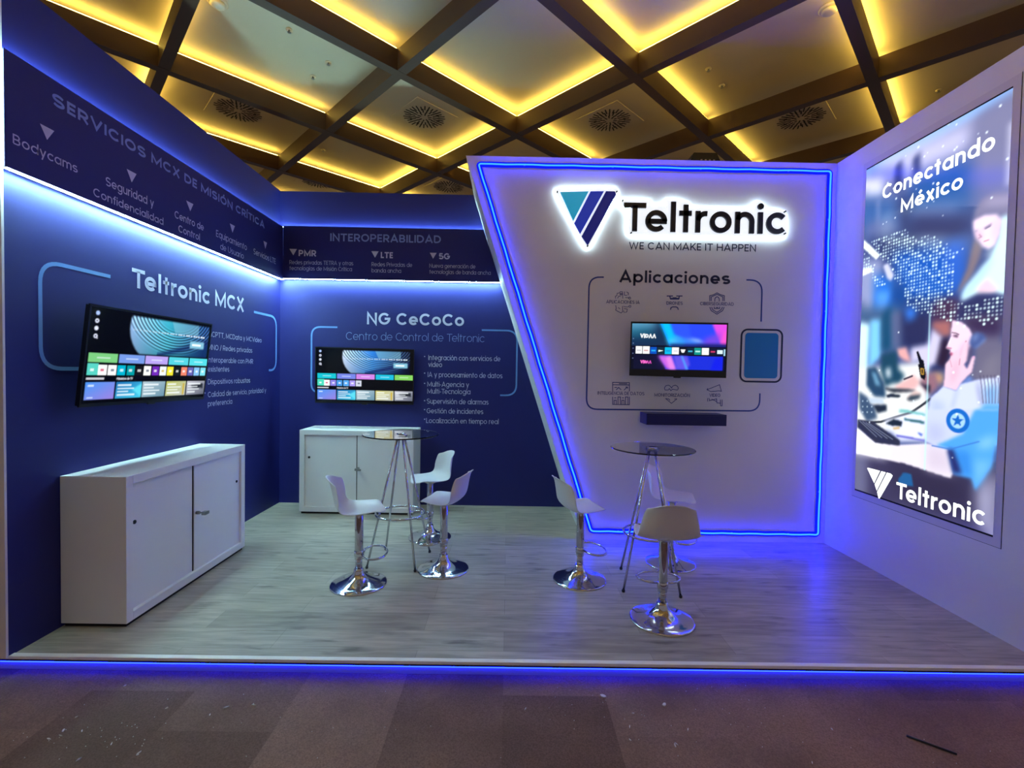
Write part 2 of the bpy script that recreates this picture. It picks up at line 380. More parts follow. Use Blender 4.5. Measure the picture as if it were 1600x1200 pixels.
def letters(mb, s, x, z, width, cap, w, fr, d=.0015, d1=None):
    S, D, tw = text_strokes(s, w); ky = cap/CAP; kx = width/tw
    for P, c in S: mb.ribbon([(x+p[0]*kx, z+p[1]*ky) for p in P], w*min(kx, ky)*1.0 if False else w*(kx+ky)/2, fr, d, c, d1)
    for dx, dy, r in D:
        poly = [(x+(dx+r*math.cos(a))*kx, z+(dy+r*math.sin(a))*ky) for a in [2*pi*k/14 for k in range(14)]]
        mb.sheet(poly, fr, d) if d1 is None else mb.prism(poly, fr, d, d1)
    return mb
def line_on(mb, k, s, l, r, cap_px, w):
    """one line of lettering on plane k from measured baseline ends l, r and a cap height in pixels at l"""
    a = uv(k, *l); b = uv(k, *r); t = uv(k, l[0], l[1]-cap_px)
    letters(mb, s, a[0], (a[1]+b[1])/2, b[0]-a[0], t[1]-a[1], w, PLN[k][:4])
    return mb
def words_on(parent, name, k, s, l, r, cap_px, w, mt):
    """each word of a heading as a mesh of its own"""
    a = uv(k, *l); b = uv(k, *r); t = uv(k, l[0], l[1]-cap_px); full = text_strokes(s, w)[2]; x = 0; W = b[0]-a[0]
    for q in s.split(' '):
        tw = text_strokes(q, w)[2]
        letters(MB(), q, a[0]+x/full*W, (a[1]+b[1])/2, tw/full*W, t[1]-a[1], w, PLN[k][:4]).build(name, MT[mt], parent)
        x += tw + .085 + .27
def tri_on(mb, k, *pts):
    p = [uv(k, *q) for q in pts]; zt = (p[0][1]+p[1][1])/2
    return mb.sheet([(p[0][0], zt), (p[2][0], p[2][1]), (p[1][0], zt)], PLN[k][:4], .0015)
def path_round(P, r):
    """open polyline with rounded inner corners"""
    out = [P[0]]
    for a, b, c in zip(P, P[1:], P[2:]):
        A, B, C = Vector(a), Vector(b), Vector(c); u = (A-B).normalized(); v = (C-B).normalized()
        rr = min(r, (A-B).length*.95, (C-B).length*.95)
        for t in [i/8 for i in range(9)]:
            p = (B+u*rr)*(1-t)**2 + B*2*t*(1-t) + (B+v*rr)*t*t; out.append((p.x, p.y))
    return out + [P[-1]]

# ---------------------------------------------------------------- setting: floor, carpet, walls
struct(MB().box((-9, -4, -PH-.05), (9, 13, -PH)).build('floor', MT['carpet'], local=True))
fl = struct(MB().box((XL-.12, YF+.03, -PH), (XR+.12, YB+.1, -.0125)).add(
    [(XL-.12,YF,-.0125),(XR+.12,YF,-.0125),(XR+.12,YB+.1,-.0125),(XL-.12,YB+.1,-.0125),(XL-.12,YF,0),(XR+.12,YF,0),(XR+.12,YB+.1,0),(XL-.12,YB+.1,0)],
    [(0,3,2,1),(4,5,6,7),(0,1,5,4),(1,2,6,5),(2,3,7,6),(3,0,4,7)]).build('floor', MT['wood'], local=True))
struct(MB().box((XL-.13, YF-.018, -.013), (XR+.13, YF+.012, .004)).build('trim_1', MT['nose'], local=True, bevel=.002))
struct(MB().box((XL-.13, YF+.018, -PH), (XR+.13, YF+.03, -.013)).build('trim_2', MT['skirt'], local=True))
struct(MB().box((XL-.10, 2.364, -.0), (XL, YB+.1, ZT)).build('wall_left', MT['navy'], local=True))
struct(MB().box((XL-.10, 2.352, -.0), (XL+.004, 2.364, ZT)).build('trim_3', MT['white'], local=True))
struct(MB().box((XL, YB, 0), (1.2, YB+.1, ZT)).build('wall_back', MT['navy'], local=True))
FW = (Vector((0, YW, 0)), Vector((1,0,0)), Vector((0,0,1)), Vector((0,-1,0)))
wc = struct(MB().prism([(-.409, ZW), (.694, 0), (XR, 0), (XR, ZW)], FW, 0, -(YB-YW)+.002).build('wall_center', MT['white'], local=True))
struct(MB().box((XR, 2.375, 0), (XR+.10, YB+.1, ZW)).build('wall_right', MT['white'], local=True))

# blue edge light under the platform nosing
t = thing('platform_edge_light', 'blue light strip along the bottom front edge of the stand platform', 'light strip', (0, YF, -.045))
MB().tube([(XL-.12, YF+.008, -.040), (XR+.12, YF+.008, -.040)], .0032, 8).build('light_tube', MT['base_led'], t)
MB().box((XL-.12, YF+.004, -.035), (XR+.12, YF+.017, -.030)).build('mounting_channel', MT['dark'], t)

# ---------------------------------------------------------------- ceiling grid: beams with cove lights, panels
gc, gs = math.cos(GA), math.sin(GA)
def G(i, j): return (GX+GS*(i*gc-j*gs), GY+GS*(i*gs+j*gc))
BW = .095
def inview(i, j):
    x, y = G(i+.5, j+.5); return -7.5 < x < 7.5 and -1.5 < y < 12.5
cells = [(i, j) for i in range(-8, 9) for j in range(-8, 9) if inview(i, j)]
pm = MB()
for i, j in cells:
    q = [G(i, j), G(i+1, j), G(i+1, j+1), G(i, j+1)]
    pm.add([(x, y, ZP) for x, y in q] + [(x, y, ZP+.05) for x, y in q], [(3,2,1,0),(4,5,6,7),(0,1,5,4),(1,2,6,5),(2,3,7,6),(3,0,4,7)])
struct(pm.build('ceiling', MT['panel'], local=True))
I = Vector((gc, gs, 0)); J = Vector((-gs, gc, 0))
def gp(i, j, z): x, y = G(i, j); return Vector((x, y, z))
def obox(mb, c, du, dv, a, b, z0, z1):
    """box from c spanning a = (u0, v0) to b = (u1, v1) in directions du, dv"""
    P = [(a[0],a[1]),(b[0],a[1]),(b[0],b[1]),(a[0],b[1])]
    vs = [c+du*p[0]+dv*p[1] for p in P]
    return mb.add([(v.x,v.y,z0) for v in vs]+[(v.x,v.y,z1) for v in vs], [(0,3,2,1),(4,5,6,7),(0,1,5,4),(1,2,6,5),(2,3,7,6),(3,0,4,7)])
tn = 4
h = BW/2; e = .012
for j in range(-8, 10):          # beams running along I
    ii = [i for (i, jj) in cells if jj in (j, j-1)]
    if not ii: continue
    i0, i1 = min(ii), max(ii)+1
    b = struct(obox(MB(), gp(i0, j, 0), I, J, (0, -h), ((i1-i0)*GS, h), ZB, ZM).build('trim_%d' % tn, MT['beam'], local=True)); tn += 1
    for i in range(i0, i1):
        if (i, j-1) in cells: obox(MB(), gp(i, j, 0), I, J, (h+.01, -h+.006), (GS-h-.01, -h+.022), ZM, ZM+.008).build('cove_light', MT['cove'], b)
        if (i, j) in cells and j == -2: obox(MB(), gp(i, j, 0), I, J, (h+.01, h-.022), (GS-h-.01, h-.006), ZM, ZM+.008).build('cove_light', MT['cove'], b)
for i in range(-8, 10):          # beams running along J, cut between the others
    jj = [j for (k, j) in cells if k in (i, i-1)]
    if not jj: continue
    j0, j1 = min(jj), max(jj)+1
    mb = MB()
    for j in range(j0, j1): obox(mb, gp(i, j, 0), I, J, (-h, h), (h, GS-h), ZB+.002, ZM)
    b = struct(mb.build('trim_%d' % tn, MT['beam'], local=True)); tn += 1
    for j in range(j0, j1):
        if (i == 1 or (i == -1 and j >= 1)) and (i-1, j) in cells: obox(MB(), gp(i, j, 0), I, J, (-h+.006, h+.01), (-h+.022, GS-h-.01), ZM, ZM+.008).build('cove_light', MT['cove'], b)
        if i == -1 and (i, j) in cells: obox(MB(), gp(i, j, 0), I, J, (h-.022, h+.01), (h-.006, GS-h-.01), ZM, ZM+.008).build('cove_light', MT['cove'], b)

def diffuser(i, j, label, du=.5, dv=.5):
    c = gp(i+du, j+dv, ZP); t = thing('air_diffuser', label, 'air vent', c - Vector((0, 0, .012)), 0, 'square ceiling air diffusers')
    obox(MB(), c, I, J, (-.30, -.30), (.30, .30), ZP-.008, ZP-.0005).build('face_plate', MT['panel'], t, bevel=.002)
    mb = MB()
    for ring, (r0, r1, n) in enumerate(((.045, .11, 10), (.10, .19, 20), (.16, .255, 30))):
        for k in range(n):
            a = 2*pi*(k+.25*ring)/n; ca, sa = math.cos(a), math.sin(a)
            d = Vector((ca, sa, 0)); q = Vector((-sa, ca, 0))
            rr0 = r0 + (.012 if k % 2 else 0); rr1 = r1 - (.02 if (k+ring) % 3 == 0 else 0)
            obox(mb, c, d, q, (rr0, -.0075), (rr1, .0075), ZP-.0105, ZP-.0075)
    mb.build('slots', MT['slot'], t)
diffuser(-1, 1, 'ceiling air diffuser above the left wall heading, leftmost of the row of four', .53, .5)
diffuser(0, 0, 'ceiling air diffuser above the back wall, second from left in the row of four', .55, .55)
diffuser(1, -1, 'ceiling air diffuser above the backlit logo, third from left in the row of four', .55, .55)
diffuser(2, -2, 'ceiling air diffuser near the backlit poster corner, rightmost of the row of four', .5, .5)
diffuser(0, 2, 'partly hidden far ceiling diffuser just above the corner of the navy walls', .5, .4)
diffuser(1, 1, 'partly hidden far ceiling diffuser just left of the white wall top corner', .5, .5)

def smoke(px, py, label):
    c = at(px, py, 2, ZP); t = thing('smoke_detector', label, 'smoke detector', (c.x, c.y, ZP-.05))
    MB().lathe([(.075, ZP-.001), (.082, ZP-.012), (.07, ZP-.02)], (c.x, c.y, 0), 28).build('base_ring', MT['cream'], t)
    MB().lathe([(.055, ZP-.02), (.06, ZP-.035), (.045, ZP-.048), (.012, ZP-.05)], (c.x, c.y, 0), 28).build('sensor_cap', MT['cream'], t)
smoke(1296, 12, 'round cream smoke detector on the ceiling panel at the top right')
smoke(340, 2, 'round cream smoke detector at the top edge above the left wall')
for px, py, lab in ((452, 46, 'small ceiling sprinkler in the large panel at upper left, nearest the top edge'),
                    (489, 119, 'small ceiling sprinkler in the large panel at upper left, beside its lower lit edge'),
                    (513, 97, 'small ceiling sprinkler in the large panel at upper left, beside the grey corner'),
                    (1107, 107, 'small ceiling sprinkler right of the centre beam crossing, the upper of a pair'),
                    (1128, 133, 'small ceiling sprinkler right of the centre beam crossing, the lower of a pair'),
                    (1467, 140, 'small ceiling sprinkler above the right wall near the poster'),
                    (505, 234, 'small ceiling sprinkler above the back corner of the navy walls')):
    c = at(px, py, 2, ZP); t = thing('sprinkler_head', lab, 'sprinkler', (c.x, c.y, ZP-.03))
    MB().lathe([(.028, ZP-.001), (.03, ZP-.006), (.018, ZP-.010)], (c.x, c.y, 0), 16).build('escutcheon', MT['cream'], t)
    MB().lathe([(.008, ZP-.010), (.008, ZP-.024), (.018, ZP-.026), (.018, ZP-.029)], (c.x, c.y, 0), 12).build('deflector', MT['steel'], t)

# ---------------------------------------------------------------- fascia panels with light strips
FLT = thing('fascia_panel', 'long navy header panel with backlit edges on the left wall', 'sign', (XL, 3.7, 2.45))
MB().box((XL+.032, 2.318, 2.455), (XL+.06, YB-.06, 3.022)).build('panel', MT['navy'], FLT)
MB().box((XL+.006, 2.35, 3.019), (XL+.030, YB-.03, 3.020)).build('top_light_strip', MT['led_soft'], FLT)['label'] = 'light strip glowing up the wall'
MB().box((XL+.034, 2.33, 2.4535), (XL+.059, YB-.045, 2.4548)).build('bottom_light_strip', MT['led'], FLT)['label'] = 'bright white strip along the lower edge'
MB().box((XL+.006, 2.306, 2.455), (XL+.052, 2.317, 3.018)).build('end_light_strip', MT['led_soft'], FLT)['label'] = 'bright vertical strip at the open end'
for k, (y) in enumerate((2.6, 3.4, 4.2, 4.9)): MB().box((XL+.001, y, 2.6), (XL+.031, y+.05, 2.9)).build('spacer', MT['navy'], FLT)
FBT = thing('fascia_panel', 'shorter navy header panel with backlit edges on the back wall', 'sign', (-1.2, YB, 2.46))
MB().prism([(XL+.061, 2.468), (-.114, 2.468), (-.299, 3.036), (XL+.061, 3.036)], (Vector((0, YB-.032, 0)), Vector((1,0,0)), Vector((0,0,1)), Vector((0,-1,0))), 0, .028).build('panel', MT['navy'], FBT)
MB().box((XL+.03, YB-.030, 3.033), (-.305, YB-.006, 3.034)).build('top_light_strip', MT['led_soft'], FBT)['label'] = 'light strip glowing up the wall'
MB().box((XL+.04, YB-.059, 2.4665), (-.116, YB-.034, 2.4678)).build('bottom_light_strip', MT['led_back'], FBT)['label'] = 'bright white strip along the lower edge'
for x in (-2.2, -1.2, -.4): MB().box((x, YB-.031, 2.6), (x+.05, YB-.001, 2.9)).build('spacer', MT['navy'], FBT)

words_on(FLT, 'heading_word', 'FL', 'SERVICIOS MCX DE MISIÓN CRÍTICA', (81, 164), (413, 356), 19, .13, 't_dim')
def mark_rows(parent, k, rows, tris, hw=.075, hm='t_head'):
    for (ls, tr) in zip(rows, tris):
        for (s, l, r, c, w) in ls: line_on(MB(), k, s, l, r, c, w).build('item_lettering', MT[hm], parent)
        tri_on(MB(), k, *tr).build('triangle_mark', MT['t_head'], parent)
c1 = lambda x, y: (x/2.6667, y/2.6667)
c2 = lambda x, y: (420+x/3, 280+y/3)
c3 = lambda x, y: (50+x/4, 400+y/4)
c5 = lambda x, y: (890+x/4.2857, 400+y/4.2857)
mark_rows(FLT, 'FL',
    [[('Bodycams', (19.5, 225), (121, 270), 16, .095)],
     [('Seguridad y', (165, 293), (240, 321), 14, .095), ('Confidencialidad', (145.5, 308), (255, 350), 13, .095)],
     [('Centro de', (272.6, 342), (318, 359), 11.5, .095), ('Control', (278.6, 363), (312, 375), 11, .095)],
     [('Equipamiento', (337.5, 371), (385.5, 390), 10.5, .08), ('de Usuario', (344, 390), (380.6, 404), 9.5, .075)],
     [('Servicios LTE', (396, 397.5), (430.5, 412), 9, .08)]],
    [(c1(165,515), c1(225,545), c1(195,583)), (c1(527,707), c1(568,722), c1(548,760)), (c1(775,838), c1(805,848), c1(792,880)),
     (c1(957,933), c1(978,940), c1(968,970)), (c1(1097,1005), c1(1112,1010), c1(1105,1037))])
line_on(MB(), 'FB', 'INTEROPERABILIDAD', (516, 376), (689, 380.7), 12, .125).build('heading_lettering', MT['t_dim'], FBT)
for s, l, r, tr in (('PMR', (466.7, 400), (494, 400.7), (c2(97,327), c2(132,327), c2(115,357))),
                    ('LTE', (595, 403.3), (614, 403.7), (c2(481,338), c2(515,338), c2(498,368))),
                    ('5G', (685.7, 405), (703, 405.5), (c2(755,345), c2(787,345), c2(770,373)))):
    line_on(MB(), 'FB', s, l, r, 9.6, .15).build('item_lettering', MT['t_head'], FBT)
    tri_on(MB(), 'FB', *tr).build('triangle_mark', MT['t_head'], FBT)
for a, b in (((('Redes privadas TETRA y otras'), (452.3, 412.7), (552, 414.7)), ('tecnologías de Misión Crítica', (452.3, 421.9), (550, 424))),
             (('Redes Privadas de', (580.7, 416), (644, 417.3)), ('banda ancha', (580.7, 425.3), (626.7, 426.7))),
             (('Nueva generación de', (671, 418.3), (742.7, 419.6)), ('tecnologías de banda ancha', (671, 427.7), (766.7, 429.5)))):
    for s, l, r in (a, b): line_on(MB(), 'FB', s, l, r, 6.3, .075).build('small_lettering', MT['t_body'], FBT)

# ---------------------------------------------------------------- print on the navy walls
def lettering(lines, k, mt, label, cat='lettering'):
    s, l, r, c, w = lines[0]; a = uv(k, *l); o, ri, up, n, ax = PLN[k]
    t = thing('wall_lettering', label, cat, o + ri*a[0] + up*a[1])
    words_on(t, 'word', k, s, l, r, c, w, mt); return t
lettering([('Teltronic MCX', (206, 449), (381, 487), 30, .13)], 'L', 't_head', 'large pale heading above the screen on the left wall')
lx = 324.5
t = thing('wall_text_block', 'five pale service points printed beside the left wall screen', 'lettering', (XL, 4.3, 1.2))
for s, l, r in (('MCPTT, MCData y MCVideo', (lx, 526), (408.5, 535)), ('MNO / Redes privadas', (lx, 546.5), (394, 551)), ('Interoperable con PMR', (lx, 566.5), (395, 568)),
                ('existentes', (lx, 580.5), (358, 581)), ('Dispositivos robustos', (lx, 600), (390.5, 598.5)), ('Calidad de servicio, prioridad y', (lx, 619.5), (415.5, 614)), ('preferencia', (lx, 634.5), (362.5, 631.5))):
    line_on(MB(), 'L', s, l, r, 8.4, .085).build('text_line', MT['t_head'], t)
for y in (520, 540, 561, 595, 614):
    u, z = uv('L', 320, y); MB().sheet([(u-.006, z-.006), (u+.006, z-.006), (u+.006, z+.006), (u-.006, z+.006)], PLN['L'][:4], .0015).build('bullet', MT['t_body'], t)
def bracket(k, pts, r, w, mt, label):
    return tag(MB().ribbon(path_round(pts, r), w, PLN[k][:4], .0012).build('bracket_line', MT[mt]), label, 'printed line')
bracket('L', [(2.99, 2.055), (2.545, 2.055), (2.545, 1.472), (2.80, 1.472)], .12, .022, 'line', 'sky blue rounded bracket printed left of the left wall screen')
bracket('L', [(4.655, 2.045), (5.10, 2.045), (5.10, 1.470), (4.945, 1.470)], .12, .022, 'line', 'sky blue rounded bracket at the right end of the left wall, by the corner')
lettering([('NG CeCoCo', (573.3, 506.7), (725, 509.5), 18.3, .13)], 'B', 't_head', 'bold pale heading high on the back wall above the screen')
lettering([('Centro de Control de Teltronic', (540.7, 531), (756.7, 534.5), 12, .05)], 'B', 't_dim', 'thin dim subtitle under the bold back wall heading')
t = thing('wall_text_block', 'six pale bullet points printed right of the back wall screen', 'lettering', (-.5, YB, .9))
for s, l, r in (('Integración con servicios de', (669.3, 562.7), (781.7, 564.3)), ('video', (669.3, 573.3), (690.7, 573.6)), ('IA y procesamiento de datos', (668.3, 589), (785, 591)),
                ('Multi-Agencia y', (667.7, 604), (732.7, 605)), ('Multi-Tecnología', (667.7, 615), (735, 616)), ('Supervisión de alarmas', (667, 630.7), (763.3, 632.2)),
                ('Gestión de incidentes', (666.7, 645.7), (755, 647)), ('Localización en tiempo real', (666, 661), (779, 662.6))):
    line_on(MB(), 'B', s, l, r, 7.8, .08).build('text_line', MT['t_body'], t)
for y in (557, 583, 599, 626, 640, 655):
    u, z = uv('B', 663.5, y); MB().sheet([(u-.006, z-.006), (u+.006, z-.006), (u+.006, z+.006), (u-.006, z+.006)], PLN['B'][:4], .0015).build('bullet', MT['t_body'], t)
bracket('B', [(-1.895, 1.955), (-2.178, 1.955), (-2.178, 1.23), (-2.0, 1.23)], .10, .018, 'line', 'sky blue rounded bracket around the left side of the back wall screen')
bracket('B', [(-.305, 1.953), (.088, 1.953), (.088, 1.236), (-.09, 1.236)], .12, .018, 'line', 'sky blue rounded bracket right of the back wall bullet points')

# ---------------------------------------------------------------- print and fittings on the white wall
lettering([('Aplicaciones', (967.5, 441.3), (1141, 443.9), 18, .13)], 'W', 'ink', 'bold dark heading on the white wall above the small screen')
lettering([('WE CAN MAKE IT HAPPEN', (982.5, 389.8), (1181, 392.8), 11.3, .105)], 'W', 'ink', 'dark slogan line under the glowing logo letters')
bracket('W', [(.83, 2.352), (.70, 2.352), (.70, 1.176), (2.253, 1.186), (2.253, 1.345)], .10, .013, 'ink_blue', 'long blue rounded line framing the left and bottom of the white wall screen')
bracket('W', [(2.10, 2.352), (2.243, 2.352), (2.243, 1.985)], .11, .013, 'ink_blue', 'short blue rounded line at the upper right of the white wall screen')
def rrect(x0, z0, x1, z1, r, n=6):
    P = []
    for cx, cz, a in ((x1-r, z1-r, 0), (x0+r, z1-r, 90), (x0+r, z0+r, 180), (x1-r, z0+r, 270)):
        P += [(cx+r*math.cos(math.radians(a+90*k/n)), cz+r*math.sin(math.radians(a+90*k/n))) for k in range(n+1)]
    return P
t = thing('tablet_graphic', 'teal tablet shape with dark outline printed right of the white wall screen', 'printed graphic', (2.26, YW, 1.44))
MB().ribbon(rrect(2.072, 1.449, 2.437, 1.913, .055), .016, FW, .0018, True).build('outline', MT['ink'], t)
MB().sheet(rrect(2.105, 1.480, 2.404, 1.884, .03), FW, .0014).build('tablet_face', MT['teal'], t)

def icon(label, cap, l, r, strokes, dots=(), w=2.2, fills=()):
    a = uv('W', *c5(*l)); t = thing('service_icon', label, 'printed icon', (a[0]+.1, YW, a[1]-.05))
    m = MB(); line_on(m, 'W', cap, c5(*l), c5(*r), 5.2, .11); m.build('caption', MT['ink_soft'], t)
    m = MB()
    for P in strokes: m.ribbon([uv('W', *c5(*p)) for p in P], .0065*w/2.2, FW, .0012)
    for P in fills: m.sheet([uv('W', *c5(*p)) for p in P], FW, .0012)
    for x, y in dots:
        u, z = uv('W', *c5(x, y)); m.ribbon([(u+.009*math.cos(2*pi*k/10), z+.009*math.sin(2*pi*k/10)) for k in range(10)], .005, FW, .0012, True)
    m.build('symbol', MT['ink_soft'], t)
icon('circuit brain icon with caption at the upper left of the white wall screen', 'APLICACIONES IA', (245,318), (468,320),
     [[(308,285),(306,270),(316,266),(318,250),(332,248),(340,238),(354,240),(355,262),(356,285)], [(320,284),(330,268),(342,270)], [(338,250),(345,258)],
      [(368,238),(366,262),(384,264)], [(380,240),(394,248),(392,262)], [(372,278),(400,280)],
      [(308,330),(312,350),(308,362),(325,372),(345,382),(355,372),(354,335)], [(326,345),(338,355)], [(360,338),(384,342),(396,338)], [(364,352),(386,356),(384,372),(372,380)], [(362,366),(366,382)]],
     [(402,282),(404,337),(344,255)], 1.7)
icon('drone icon with caption above the middle of the white wall screen', 'DRONES', (648,327), (757,327),
     [[(650,268),(692,268)], [(714,268),(756,268)], [(670,268),(674,282)], [(735,268),(731,282)], [(690,280),(716,280)],
      [(675,360),(679,346),(690,341),(712,341),(723,346),(728,360)]], (), 3.2, [[(668,280),(738,280),(732,292),(674,292)]])
icon('shield and padlock icon with caption at the upper right of the white wall screen', 'CIBERSEGURIDAD', (873,330), (1098,333),
     [[(938,302),(938,266),(962,260),(987,247),(1012,260),(1036,266),(1036,302)], [(948,302),(948,274),(987,257),(1026,274),(1026,302)],
      [(938,342),(948,366),(986,390),(1024,366),(1035,342)], [(950,342),(958,360),(986,378),(1014,360),(1024,342)],
      [(972,304),(972,288),(978,277),(987,273),(996,277),(1002,288),(1002,304)], [(968,340),(968,352),(1004,352),(1004,340)], [(980,345),(994,345)]], (), 2.4)
icon('data dashboard icon with caption at the lower left of the white wall screen', 'INTELIGENCIA DE DATOS', (187,928), (500,933),
     [[(288,905),(288,846),(400,848),(400,906)], [(288,862),(400,864)], [(330,855),(385,856)], [(300,880),(318,880)], [(312,896),(328,880),(345,896)], [(364,898),(385,878)], [(374,878),(386,877),(388,888)],
      [(288,942),(288,994),(400,996),(400,942)], [(298,994),(298,966),(312,966),(312,994)], [(324,994),(324,944),(340,944),(340,994)], [(350,994),(350,966),(364,966),(364,994)], [(374,994),(374,944),(390,944),(390,994)], [(298,950),(312,950)], [(350,950),(364,950)]], (), 2.2)
icon('heart monitor icon with caption below the middle of the white wall screen', 'MONITORIZACIÓN', (567,942), (805,943),
     [[(638,897),(635,882),(645,868),(662,865),(674,872),(682,884),(692,870),(708,865),(722,872),(728,886),(722,898)], [(638,897),(660,897),(668,888),(678,902),(688,892),(722,898)],
      [(644,955),(664,972),(682,987),(700,972),(718,957)], [(640,955),(664,957),(672,968)], [(718,956),(700,958)]], (), 1.9)
icon('security camera icon with caption at the lower right of the white wall screen', 'VIDEO', (935,943), (1008,943),
     [[(919,896),(1004,862),(1016,906),(1000,903),(946,908),(919,896)], [(919,896),(925,885)], [(924,952),(924,974)], [(932,952),(940,970)], [(932,970),(962,962),(984,956),(986,984),(1010,986)], [(950,958),(985,975)],
      [(1010,962),(1010,1003)], [(1021,962),(1021,1004)], [(1010,1003),(1021,1004)]], (), 2.0)

# blue neon outline
nl = thing('neon_outline', 'blue neon tube outlining the slanted white wall', 'neon light', (1.3, YW, .08))
NP = [(-.297, 3.318), (.764, .082), (2.812, .080), (2.812, 3.316)]
def neon_pts():
    out = []; n = len(NP)
    for k in range(n):
        a, b = Vector(NP[k]), Vector(NP[(k+1)%n]); p = Vector(NP[k-1])
        u = (p-a).normalized(); v = (b-a).normalized()
        for t in (0, .25, .5, .75, 1):
            q = (a+u*.025)*(1-t)**2 + a*2*t*(1-t) + (a+v*.025)*t*t; out.append((q.x, YW-.016, q.y))
        m = 26
        for s in range(1, m):
            q = a.lerp(b, s/m); q = q + Vector((v.y, -v.x))*(.0022*math.sin(s*1.9+k)); out.append((q.x, YW-.016, q.y))
    return out
MB().tube(neon_pts(), .0065, 8, True).build('neon_tube', MT['neon'], nl)
m = MB(); Q = [Vector((p[0], p[2])) for p in neon_pts()]
m.ribbon([(p.x, p.y) for p in Q], .046, FW, .001, True, .008)
m.build('diffuser_channel', MT['neon_body'], nl)['label'] = 'wide deep blue glowing channel'
m = MB()
for k in range(4):
    a, b = Vector(NP[k]), Vector(NP[(k+1)%4])
    for s in (.12, .37, .62, .87):
        q = a.lerp(b, s); m.box((q.x-.008, YW-.0102, q.y-.008), (q.x+.008, YW-.0082, q.y+.008))
m.build('clips', MT['skirt'], nl)

# glowing logo sign: triangle emblem
c4 = lambda x, y: uv('WS', 840+x/3.3333, 260+y/3.3333)
FS = PLN['WS'][:4]
def halo_loop(P, grow, y):
    c = sum((Vector(p) for p in P), Vector((0, 0)))/len(P); out = []
    n = len(P)
    for k in range(n):
        a, b = Vector(P[k]), Vector(P[(k+1)%n])
        for s in range(8): out.append(a.lerp(b, s/8))
    return [(p.x, y, p.y) for p in out]
em = thing('logo_emblem', 'backlit triangular emblem in teal, blue and navy on the white wall', 'sign', (.66, YW, 2.6))
TRI = path_round([c4(200,112), c4(425,110), c4(262,432), c4(88,112), c4(200,112)], .04)[:-1]
MB().prism(TRI, FS, -.020, -.010).build('backing_plate', MT['plate'], em)
MB().tube(halo_loop(TRI, 0, YW-.018), .0045, 8, True).build('halo_light', MT['halo'], em)
MB().prism([c4(118,134), c4(266,130), c4(186,284)], FS, -.010, .002).build('band', MT['v_teal'], em)['label'] = 'teal left band'
MB().prism([c4(276,130), c4(346,129), c4(222,352), c4(191,296)], FS, -.010, .002).build('band', MT['v_blue'], em)['label'] = 'blue middle band'
MB().prism([c4(356,129), c4(402,130), c4(410,146), c4(264,408), c4(258,408), c4(229,364)], FS, -.010, .002).build('band', MT['v_navy'], em)['label'] = 'navy right band'
def bolt(t, x, y):
    p = c4(x, y); MB().tube([(p[0], YW, p[1]), (p[0], YW-.058, p[1])], .0065, 10).build('bolt', MT['black'], t)
for x, y in ((102,134), (412,132), (260,414)): bolt(em, x, y)
# glowing logo sign: word
wd = thing('logo_word', 'backlit raised black letters on clear plate beside the emblem', 'sign', (1.7, YW, 2.7))
PL = [c4(440,172), c4(590,172), c4(592,205), c4(672,206), c4(672,170), c4(735,170), c4(737,182), c4(790,183), c4(790,214), c4(1132,222), c4(1140,190), c4(1160,178), c4(1180,190), c4(1188,226),
      c4(1285,230), c4(1303,250), c4(1303,345), c4(1290,362), c4(1200,362), c4(480,352), c4(474,330), c4(488,205), c4(440,205)]
MB().prism(PL[::-1], FS, -.020, -.012).build('backing_plate', MT['plate'], wd)
MB().tube(halo_loop(PL, 0, YW-.018), .0045, 8, True).build('halo_light', MT['halo'], wd)
a = uv('WS', 974, 361.5); b = uv('WS', 1226, 366.3); tp = uv('WS', 974, 317)
S, D, tw = text_strokes('Teltronic', .122); kx = (b[0]-a[0])/tw; x = 0
zb = (a[1]+b[1])/2 + .002; capz = tp[1]-a[1]
for ch in 'Teltronic':
    g = glyph(ch, .122); m = MB(); ky = capz/CAP
    for P, c in g[0]: m.ribbon([(a[0]+(x+p[0])*kx, zb+p[1]*ky) for p in P], .122*(kx+ky)/2, FS, -.012, c, .006)
    for dx, dy, r in g[1]: m.prism([(a[0]+(x+dx+r*math.cos(2*pi*q/16))*kx, zb+(dy+r*math.sin(2*pi*q/16))*ky) for q in range(16)], FS, -.012, .006)
    m.build('letter', MT['ink3d'], wd); x += g[2]+.085-(.10 if ch == 'T' else 0)
for x, y in ((443,178), (487,346), (1288,236), (1288,350)): bolt(wd, x, y)

# floating shelf and black box on top
sh = thing('wall_shelf', 'dark navy floating box shelf under the white wall screen', 'shelf', (1.53, YW, 1.07))
MB().box((1.183, YW-.20, 1.067), (1.868, YW, 1.163)).build('shelf_body', MT['shelfm'], sh, bevel=.002)
MB().box((1.195, YW-.203, 1.073), (1.856, YW-.199, 1.150)).build('front_panel', MT['shelfm'], sh)
q = at(1083, 239.5, 1, 4.32); q2 = at(1119, 240, 1, 4.32)
pb = thing('projector_box', 'small black perforated box standing on top of the white wall', 'device', (1.68, 4.34, ZW))
MB().prism([(q.x-.05, ZW), (q2.x+.06, ZW), (q2.x, q.z), (q.x, q.z)], (Vector((0, 4.30, 0)), Vector((1,0,0)), Vector((0,0,1)), Vector((0,-1,0))), -.16, .0).build('housing', MT['black'], pb, bevel=.004)
m = MB()
for r in range(3):
    for k in range(4):
        xx = q.x+.05+k*.038+r*.006; zz = ZW+.018+r*.022; m.box((xx, 4.296, zz), (xx+.016, 4.2995, zz+.007))
m.build('vent_holes', MT['cream'], pb)

